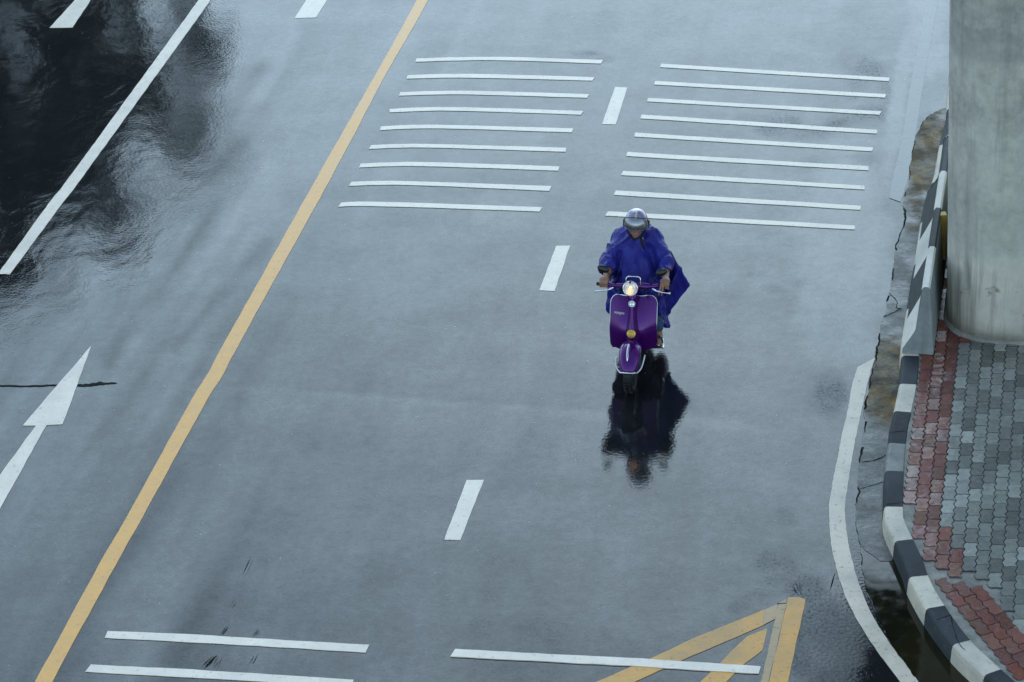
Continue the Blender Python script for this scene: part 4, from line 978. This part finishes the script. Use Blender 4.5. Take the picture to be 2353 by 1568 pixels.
for sx in (-1, 1):
    mb = MB(); mb.tube([(sx * .225, HY + .012, HZ + .002), (sx * .235, HY + .012, HZ + .002), (sx * .345, HY + .025, HZ), (sx * .352, HY + .026, HZ)], [.017, .0185, .0185, .014], 14); mb.build('grip', M['rubber'], bar_)
    mb = MB(); mb.tube(spline([(sx * .18, HY - .03, HZ - .01), (sx * .235, HY - .06, HZ - .018), (sx * .30, HY - .065, HZ - .028), (sx * .345, HY - .055, HZ - .04)], 5), [.009] * 5 + [.0075] * 5 + [.0065] * 5 + [.006], 8); mb.ell((sx * .35, HY - .053, HZ - .042), (.0115,) * 3, n=10, k=8); mb.build('brake_lever' if sx > 0 else 'clutch_lever', M['chrome'], bar_)
    mb = MB(); mb.box((sx * .115, HY - .028, HZ - .02), (.022, .03, .05)); o = mb.build('switch', M['black'], bar_, smooth=False); mod(o, 'BEVEL', width=.004, segments=2)
    mz = 1.095 if sx < 0 else 1.075; mx = -.285 if sx < 0 else .268
    mir = empty('mirror', (0, 0, 0)); mir.parent = bar_
    mb = MB(); mb.tube(spline([(sx * .175, HY + .01, HZ + .01), (sx * .178, HY + .01, HZ + .05), (sx * .20, HY + .012, HZ + .075), (mx - sx * .03, HY + .02, mz - .02)], 5), [.009] * 6 + [.0048] * 10, 8); mb.build('stalk', M['dark'], mir)
    mb = MB(); rot = Matrix.Rotation(R(-24 * sx), 3, 'Y') @ Matrix.Rotation(R(-12), 3, 'X')
    mb.ell((mx, HY + .025, mz), (.060, .024, .036), rot, 24, 14); mb.build('mirror_shell', M['black'], mir)
    mb = MB(); mb.ell(Vector((mx, HY + .025, mz)) + rot @ Vector((0, .017, 0)), (.050, .009, .029), rot, 20, 10); mb.build('mirror_glass', M['chrome'], mir)
mb = MB(); mb.tube(spline([(-.062, .33, .955), (-.062, .34, 1.02), (-.05, .345, 1.04), (-.03, .345, 1.045), (.04, .345, 1.045), (.062, .345, 1.04), (.072, .34, 1.02), (.072, .33, .955)], 4), .0068, 10); mb.build('chrome_guard', M['chrome'], bar_)
# floorboard, rear body, cowls, seat, rack (mostly hidden by the rider)
mb = MB(); mb.loft([[Vector((x, y, z)) for x, y, z in ((-w, y, .275), (w, y, .275), (w + .005, y, .255), (-w - .005, y, .255))] for y, w in ((.37, .205), (.42, .225), (.55, .23), (.72, .20), (.80, .15))]); mb.build('floorboard', M['purple'], scoot, smooth=False)
mb = MB(); mb.loft([[Vector((w * math.cos(a), y, z0 + h_ * max(-.6, math.sin(a)))) for a in [2 * math.pi * k_ / 16 for k_ in range(16)]] for y, w, z0, h_ in ((.74, .07, .42, .20), (.80, .12, .50, .22), (1.0, .16, .52, .22), (1.3, .15, .50, .20), (1.5, .09, .46, .14), (1.56, .04, .44, .08))]); mb.build('rear_body', M['purple'], scoot)
for sx in (-1, 1): mb = MB(); mb.ell((sx * .17, 1.18, .47), (.095, .30, .155), None, 24, 14); mb.build('side_cowl', M['purple'], scoot)
mb = MB(); mb.ell((0, 1.03, .745), (.14, .32, .045), None, 24, 10); mb.build('seat', M['seat'], scoot)
mb = MB(); mb.tube(spline([(-.20, 1.30, .62), (-.22, 1.36, .80), (-.21, 1.38, .845), (-.17, 1.385, .86), (.17, 1.385, .86), (.225, 1.38, .845), (.235, 1.36, .80), (.20, 1.30, .62)], 5), .0075, 8); mb.tube([(-.19, 1.37, .83), (.215, 1.37, .83)], .006, 8); mb.build('rear_rack', M['chrome'], scoot)
mb = MB(); mb.tube([(.12, .62, .26), (.16, .66, .13), (.17, .70, .11)], .012, 8); mb.tube([(-.12, .62, .26), (-.16, .66, .13), (-.17, .70, .11)], .012, 8); mb.tube([(-.16, .66, .13), (.16, .66, .13)], .010, 8); mb.build('centre_stand', M['dark'], scoot)

# ------------------------------------------------------------------ rider
PO = Vector((0, .95, 0))
rotz = Matrix.Rotation(SYAW, 3, 'Z')
person = empty('person', Vector((SC.x, SC.y, 0)) + rotz @ PO, SYAW)
tag(person, 'rider in blue rain poncho and lavender helmet with smoked visor on the purple scooter', 'person')
OFF = tuple(PO)
HC = Vector((0.0, .765, 1.40))                # head centre
HT = Matrix.Rotation(R(3), 3, 'X') @ Matrix.Rotation(R(2), 3, 'Y')   # head frame: -y is the face direction, tipped down
hp = lambda x, y, z: tuple(HC + HT @ Vector((x, y, z)))
fb = Field((-.40, .22, .22), (.42, 1.20, 1.60), .006)
# trunk, neck
fb.cone((0, 1.0, .84), (0, .97, .95), .15, .14, .05, flat=((0, 1, 0), 1.25)); fb.cone((0, .97, .95), (0, .90, 1.12), .135, .15, .06, flat=((0, 1, 0), 1.35)); fb.cone((-.11, .885, 1.14), (.11, .885, 1.14), .06, .06, .07)
fb.cone((0, .88, 1.18), (0, .80, 1.33), .062, .055, .04)
# head
fb.ell(hp(0, .01, .02), (.076, .096, .105), .02, HT); fb.ell(hp(0, -.03, -.055), (.058, .062, .065), .03, HT); fb.cone(hp(0, -.066, -.098), hp(0, -.062, -.105), .022, .022, .025)
fb.cone(hp(0, -.086, .01), hp(0, -.104, -.030), .009, .013, .012); fb.cone(hp(-.014, -.092, -.034), hp(.014, -.092, -.034), .0085, .0085, .008)
for sx in (-1, 1):
    fb.ell(hp(sx * .031, -.094, .008), (.018, .010, .009), .008, HT, sub=True); fb.ell(hp(sx * .031, -.080, .008), (.013, .012, .0095), .004, HT); fb.cone(hp(sx * .014, -.088, .026), hp(sx * .045, -.080, .028), .007, .006, .010); fb.ell(hp(sx * .078, .02, -.005), (.010, .022, .032), .006, HT); fb.ell(hp(sx * .042, -.066, -.03), (.022, .018, .018), .02, HT)
fb.cone(hp(-.020, -.089, -.062), hp(.020, -.089, -.062), .0065, .0065, .008); fb.cone(hp(-.017, -.087, -.074), hp(.017, -.087, -.074), .0075, .0075, .008); fb.cone(hp(-.024, -.098, -.068), hp(.024, -.098, -.068), .0062, .0062, .003, sub=True)
# arms
LE, RE = (-.255, .69, .985), (.275, .70, 1.00)
LW, RW = (-.272, .425, .965), (.305, .435, .955)
for sx, E_, W_ in ((-1, LE, LW), (1, RE, RW)):
    fb.cone((sx * .14, .885, 1.14), E_, .050, .042, .03); fb.cone(E_, tuple(Vector(E_).lerp(Vector(W_), .35)), .044, .043, .02); fb.cone(tuple(Vector(E_).lerp(Vector(W_), .35)), W_, .043, .028, .02)
# left hand: fist around the grip (fingers over the bar, thumb under)
def hand(cx, wrist, sx, fingers_out):
    gy, gz = HY + .022, HZ + .001
    k0 = Vector((cx, gy - .002, gz + .034))
    fb.cone(wrist, (cx, gy + .03, gz + .034), .027, .030, .02); fb.cone((cx - .026, gy + .022, gz + .032), (cx + .026, gy + .022, gz + .032), .023, .023, .02)
    for i in range(4):
        fx = cx + (-.032 + .0213 * i); out_len = 1.0 if i in (1, 2) else .9
        a = (fx, gy + .005, gz + .036); b_ = (fx, gy - .030, gz + .024)
        if fingers_out and ((sx > 0 and i < 2)):
            c_ = (fx - .012 + .004 * i, gy - .058, gz - .022); d_ = (fx - .022 + .006 * i, gy - .074, gz - .065)
            fb.cone(a, b_, .0105, .0105, .007); fb.cone(b_, c_, .0100, .0092, .005); fb.cone(c_, d_, .0092, .0075, .004)
        else:
            c_ = (fx, gy - .031, gz - .012); d_ = (fx, gy - .006, gz - .027)
            fb.cone(a, b_, .0110, .0108, .007); fb.cone(b_, c_, .0105, .0098, .005); fb.cone(c_, d_, .0095, .0085, .004)
    tx = cx - sx * .036
    fb.cone((cx - sx * .018, gy + .036, gz + .022), (tx, gy + .026, gz - .006), .015, .0115, .012); fb.cone((tx, gy + .026, gz - .006), (tx - sx * .010, gy + .002, gz - .028), .0112, .0088, .006)
hand(-.280, LW, -1, False); hand(.300, RW, 1, True)
# feet (bare, in sandals) on the floorboard
for sx in (-1, 1):
    fx = .222 if sx > 0 else -.165; fb.cone((fx, .545, .40), (fx, .53, .325), .036, .036, .02); fb.cone((fx, .55, .315), (fx + sx * .004, .42, .312), .034, .036, .02, flat=((0, 0, 1), 1.3))
    for i in range(5): t = (i - 2) * .0155; fb.cone((fx + t, .40, .310), (fx + t * 1.1, .352 + .008 * abs(i - (1 if sx > 0 else 3)), .304), .0125, .0105 if i != (0 if sx > 0 else 4) else .013, .006)
    fb.cone((sx * .11, .97, .80), (sx * .15, .60, .76), .085, .06, .04); fb.cone((sx * .15, .60, .76), (fx - sx * .012, .55, .42), .052, .038, .03)
body = fb.build('body', M['skin'], person, OFF)
# jeans
fj = Field((-.34, .40, .34), (.36, 1.2, .98), .008)
for sx in (-1, 1): fj.cone((sx * .10, .99, .82), (sx * .15, .59, .775), .105, .078, .04); fj.cone((sx * .15, .59, .77), (.212 if sx > 0 else -.158, .548, .40), .072, .058, .03)
fj.cone((-.08, 1.0, .84), (.08, 1.0, .84), .12, .12, .05); fj.build('jeans', M['denim'], person, OFF)
for sx in (-1, 1):
    mb = MB(); fx = .222 if sx > 0 else -.165
    mb.loft([[Vector((fx + w * math.cos(a), y, .276 + (.012 if math.sin(a) > 0 else 0))) - PO for a in [2 * math.pi * k_ / 10 for k_ in range(10)]] for y, w in ((.59, .02), (.57, .038), (.48, .036), (.40, .047), (.35, .042), (.335, .02))])
    mb.tube([Vector(p) - PO for p in spline([(fx - .045, .43, .285), (fx - .03, .435, .335), (fx, .44, .352), (fx + .03, .435, .335), (fx + .045, .43, .285)], 4)], .013, 8); mb.build('sandal', M['rubber'], person)
# poncho
fp = Field((-.48, .30, .20), (.56, 1.36, 1.36), .0085)
fp.cone((0, .90, 1.14), (0, .93, .90), .205, .25, .06, flat=((0, 1, 0), 1.25)); fp.cone((-.10, .885, 1.165), (.10, .885, 1.165), .10, .10, .06); fp.cone((0, .87, 1.20), (0, .83, 1.265), .10, .078, .07)
fp.cone((0, .84, 1.12), (0, .70, .92), .15, .16, .10); fp.cone((0, .74, .93), (0, .60, .80), .17, .16, .08)
for sx in (-1, 1):
    fp.cone((sx * .11, .95, .84), (sx * .155, .60, .79), .15, .105, .06); fp.cone((sx * .15, .60, .78), (sx * .19, .57, .60), .10, .085, .05)
    fp.tri((sx * .10, .50, .80), (sx * .235, .56, .80), (sx * .20, .53, .50), .016, .03)
# sleeves
fp.cone((-.145, .885, 1.165), (-.25, .70, 1.00), .10, .085, .04); fp.cone((-.25, .70, 1.00), (-.262, .60, .985), .083, .076, .03)
fp.cone((.15, .885, 1.165), (.268, .71, 1.01), .10, .088, .04); fp.cone((.268, .71, 1.01), (.285, .585, .985), .085, .068, .03)
fp.tri((-.16, .93, 1.14), (-.29, .74, .96), (-.15, .95, .90), .02, .04)
# flap blown out at the rider's left side
A_, B_, C_, D_, E_, F_ = (.18, .93, 1.15), (.392, .92, .836), (.475, .95, .648), (.275, .90, .36), (.295, .80, .265), (.20, .66, .50)
B2 = (.322, .91, 1.0)
fp.tri(A_, B2, B_, .012, .03); fp.tri(A_, B_, (.18, 1.0, .80), .012, .03)
fp.tri((.18, 1.0, .80), B_, C_, .012, .03); fp.tri((.18, 1.0, .80), C_, D_, .010, .03); fp.tri(B_, C_, D_, .010, .03); fp.tri(B_, D_, F_, .010, .03); fp.tri(D_, E_, F_, .010, .02); fp.tri(F_, E_, (.22, .58, .40), .010, .02); fp.tri(F_, (.20, .56, .72), (.22, .58, .40), .012, .02)
fp.tri((.16, 1.0, .85), D_, (.18, 1.1, .60), .010, .03); fp.tri((-.16, 1.0, .85), (-.22, .95, .62), (-.2, .62, .6), .010, .03)
# hollows between sleeves and chest, drape folds
for a_, b_, r1_, r2_ in (((-.165, .70, 1.10), (-.165, .50, .86), .022, .050), ((.175, .70, 1.09), (.17, .53, .95), .018, .040)):
    fp.cone(a_, b_, r1_, r2_, .035, sub=True)
for x0, x1, y0, z0, y1, z1, r_ in ((-.05, -.10, .70, 1.17, .50, .84, .016), (.06, .11, .70, 1.16, .52, .88, .015), (-.01, .02, .68, 1.10, .47, .82, .014), (-.10, -.15, .77, 1.16, .62, .95, .014)):
    fp.cone((x0, y0, z0), (x1, y1, z1), r_ * .7, r_ * 1.3, .04)
# openings: neck and cuffs
fp.cone((0, .84, 1.235), (0, .80, 1.36), .058, .068, .01, sub=True)
fp.cone(tuple(Vector(LE).lerp(Vector(LW), .30)), LW, .058, .070, .01, sub=True); fp.cone(tuple(Vector(RE).lerp(Vector(RW), .34)), RW, .054, .066, .01, sub=True)
V, Fa = fp.mesh()
cen = V.mean(0); Vn = V.copy()
tmp = bpy.data.meshes.new('t'); tmp.from_pydata([tuple(v) for v in V], [], [tuple(int(i) for i in f) for f in Fa]); tmp.update()
nor = np.zeros(len(V) * 3); tmp.vertices.foreach_get('normal', nor); nor = nor.reshape(-1, 3); bpy.data.meshes.remove(tmp)
for i, (p, n_) in enumerate(zip(V, nor)):
    v = Vector(p); q = Vector((p[0] * 11 + p[2] * 2.5 * math.copysign(1, p[0]), p[1] * 6, p[2] * 2.2))
    q += 1.2 * Vector((mnoise.noise(v * 4), mnoise.noise(v * 4 + Vector((5, 0, 0))), 0))
    r1 = 1 - 2 * abs(mnoise.noise(q)) ** .8; r2 = 1 - 2 * abs(mnoise.noise(Vector((v.x * 13, v.y * 10, v.z * 6)) + Vector((3, 1, 2))))
    kf = 1 - .75 * min(1, max(0, (p[0] - .25) / .08)); Vn[i] = p + n_ * kf * (.032 * (r1 - .4) + .009 * (r2 - .4))
poncho = mk('poncho', Vn - np.array(OFF), Fa, M['poncho'], person)
mod(poncho, 'SMOOTH', factor=.5, iterations=1)
# collar, drawcord and zip
mb = MB(); mb.tube([Vector((.084 * math.cos(a), .825 + .080 * math.sin(a), 1.262 + .026 * math.sin(a))) - PO for a in [2 * math.pi * k_ / 20 for k_ in range(20)]], .020, 8, closed=True); mb.build('collar', M['strap'], poncho)
mb = MB(); mb.tube([Vector(p) - PO for p in spline([(.0, .745, 1.235), (-.006, .70, 1.18), (-.016, .675, 1.12), (-.004, .66, 1.08)], 4)], .0045, 6); mb.tube([Vector(p) - PO for p in spline([(-.002, .742, 1.235), (-.02, .69, 1.15), (-.03, .68, 1.12)], 4)], .0035, 6); mb.build('drawcord', M['strap'], poncho)
# helmet
helm = empty('helmet', (0, 0, 0)); helm.parent = person
def hq(x, y, z): return HC + HT @ Vector((x, y, z)) - PO
HR = (.110, .128, .120)
def hell(th_, ph, k_=1.0):                       # th from the crown, ph around (0 = right of the rider's left, -90 = face)
    return hq(HR[0] * k_ * math.sin(th_) * math.cos(ph), .012 + HR[1] * k_ * math.sin(th_) * math.sin(ph), .018 + HR[2] * k_ * math.cos(th_))
def rim_th(ph):
    f_ = math.sin(ph)                            # -1 at the face
    if f_ > -.35: return R(128) + R(4) * f_
    t = (-f_ - .35) / .65; t = t * t * (3 - 2 * t); return R(128) - t * R(60)
NP_ = 64
def shell(k_):
    return [[hell(max(.002, rim_th(2 * math.pi * j / NP_) * i / 22), 2 * math.pi * j / NP_, k_) for j in range(NP_)] for i in range(23)]
mb = MB(); so_, si_ = shell(1.0), shell(.86); mb.loft(so_ + si_[::-1], caps=False); mb.build('helmet_shell', M['helmet'], helm)
mb = MB(); mb.tube([hell(rim_th(2 * math.pi * j / NP_) * 1.0, 2 * math.pi * j / NP_, .975) for j in range(NP_)], .0065, 6, closed=True); mb.build('edge_rubber', M['rubber'], helm)
phs = [R(-90 - 80 + 160 * i / 28) for i in range(29)]; rows = []
for t in np.linspace(0, 1, 9):
    row = []
    for ph in phs:
        a = abs(math.degrees(ph) + 90) / 80; top = R(44) + R(26) * a ** 2; bot = R(108) + R(3) * a ** 3
        row.append(hell(top + (bot - top) * t, ph, 1.03 + (.05 + .11 * a ** 2) * t))
    rows.append(row)
mb = MB(); mb.loft(rows, open_ring=True); vis = mb.build('visor', M['visor'], helm); mod(vis, 'SOLIDIFY', thickness=.0025)
mb = MB(); mb.tube([r_[0] for r_ in rows] , .005, 6); mb.tube([r_[-1] for r_ in rows], .005, 6); mb.tube(rows[0], .0032, 6); mb.build('visor_edge', M['black'], vis)
for sx in (0, math.pi):
    mb = MB(); p0 = hell(R(88), sx - (.12 if sx == 0 else -.12), 1.02); c0 = hell(R(88), sx, .5); mb.lathe([(0, .022), (.01, .02), (.014, .012), (.015, .001)], p0, p0 - c0, 16); mb.build('visor_pivot', M['dark'], helm)
def strip(w0, t0, t1, k_, mat, name, off=0.0):
    rows = [[hell(R(t), R(-90) + (off + w0 * u) / (HR[0] * max(.3, math.sin(R(t)))), k_) for u in (-1, -.5, 0, .5, 1)] for t in np.linspace(t0, t1, 12)]
    mb = MB(); mb.loft(rows, open_ring=True); return mb.build(name, mat, helm)
strip(.0125, 14, 60, 1.006, M['sticker'], 'pale_stripe'); strip(.002, 14, 58, 1.007, M['stickerline'], 'stripe_line', -.0155); strip(.002, 14, 58, 1.007, M['stickerline'], 'stripe_line', .0155)
mb = MB()
for t in (20, 24, 28, 33, 38, 43): 
    p0 = hell(R(t), R(-90), 1.008); p1 = hell(R(t + 2.2), R(-90), 1.008); mb.tube([p0 + Vector((-.005, 0, 0)), p0 + Vector((.004, 0, 0)), p1 + Vector((.004, 0, 0))], .0012, 4)
mb.build('stripe_marks', M['black'], helm)
mb = MB()
for sx in (-1, 1): mb.tube(spline([hq(sx * .088, .0, -.07), hq(sx * .070, -.025, -.105), hq(sx * .036, -.05, -.128), hq(0, -.058, -.133)], 4), .0095, 6)
mb.tube([hq(.055, -.045, -.135), hq(.072, -.07, -.185), hq(.09, -.085, -.225)], [.010, .009, .008], 6); mb.build('chin_strap', M['strap'], helm)
mb = MB(); mb.box(hq(.07, -.055, -.128), (.016, .012, .022)); mb.build('strap_buckle', M['steel'], helm, smooth=False)
# wrist watch on the rider's left wrist
wt = empty('wrist_watch', (0, 0, 0)); wt.parent = person
wv = (Vector(RW) - Vector(RE)).normalized(); wc = Vector(RW) - wv * .012 - PO; u_ = Vector((0, 0, 1)); u_ = (u_ - wv * u_.dot(wv)).normalized(); w_ = wv.cross(u_)
mb = MB(); mb.tube([wc + (u_ * math.cos(2 * math.pi * j / 20) + w_ * math.sin(2 * math.pi * j / 20)) * .034 for j in range(20)], .0075, 6, closed=True); mb.build('watch_band', M['steel'], wt)
fdir = (u_ * .75 - wv * -.35 + Vector((.25, -.5, .2))).normalized(); fc = wc + u_ * .031 + Vector((.008, -.008, 0))
mb = MB(); mb.lathe([(-.004, .020), (.008, .021), (.011, .019), (.0105, .016)], fc, fdir, 24); mb.build('watch_case', M['steel'], wt)
mb = MB(); mb.lathe([(.010, .0155), (.0118, .0155), (.0119, .001)], fc, fdir, 20); mb.build('watch_dial', M['dial'], wt)
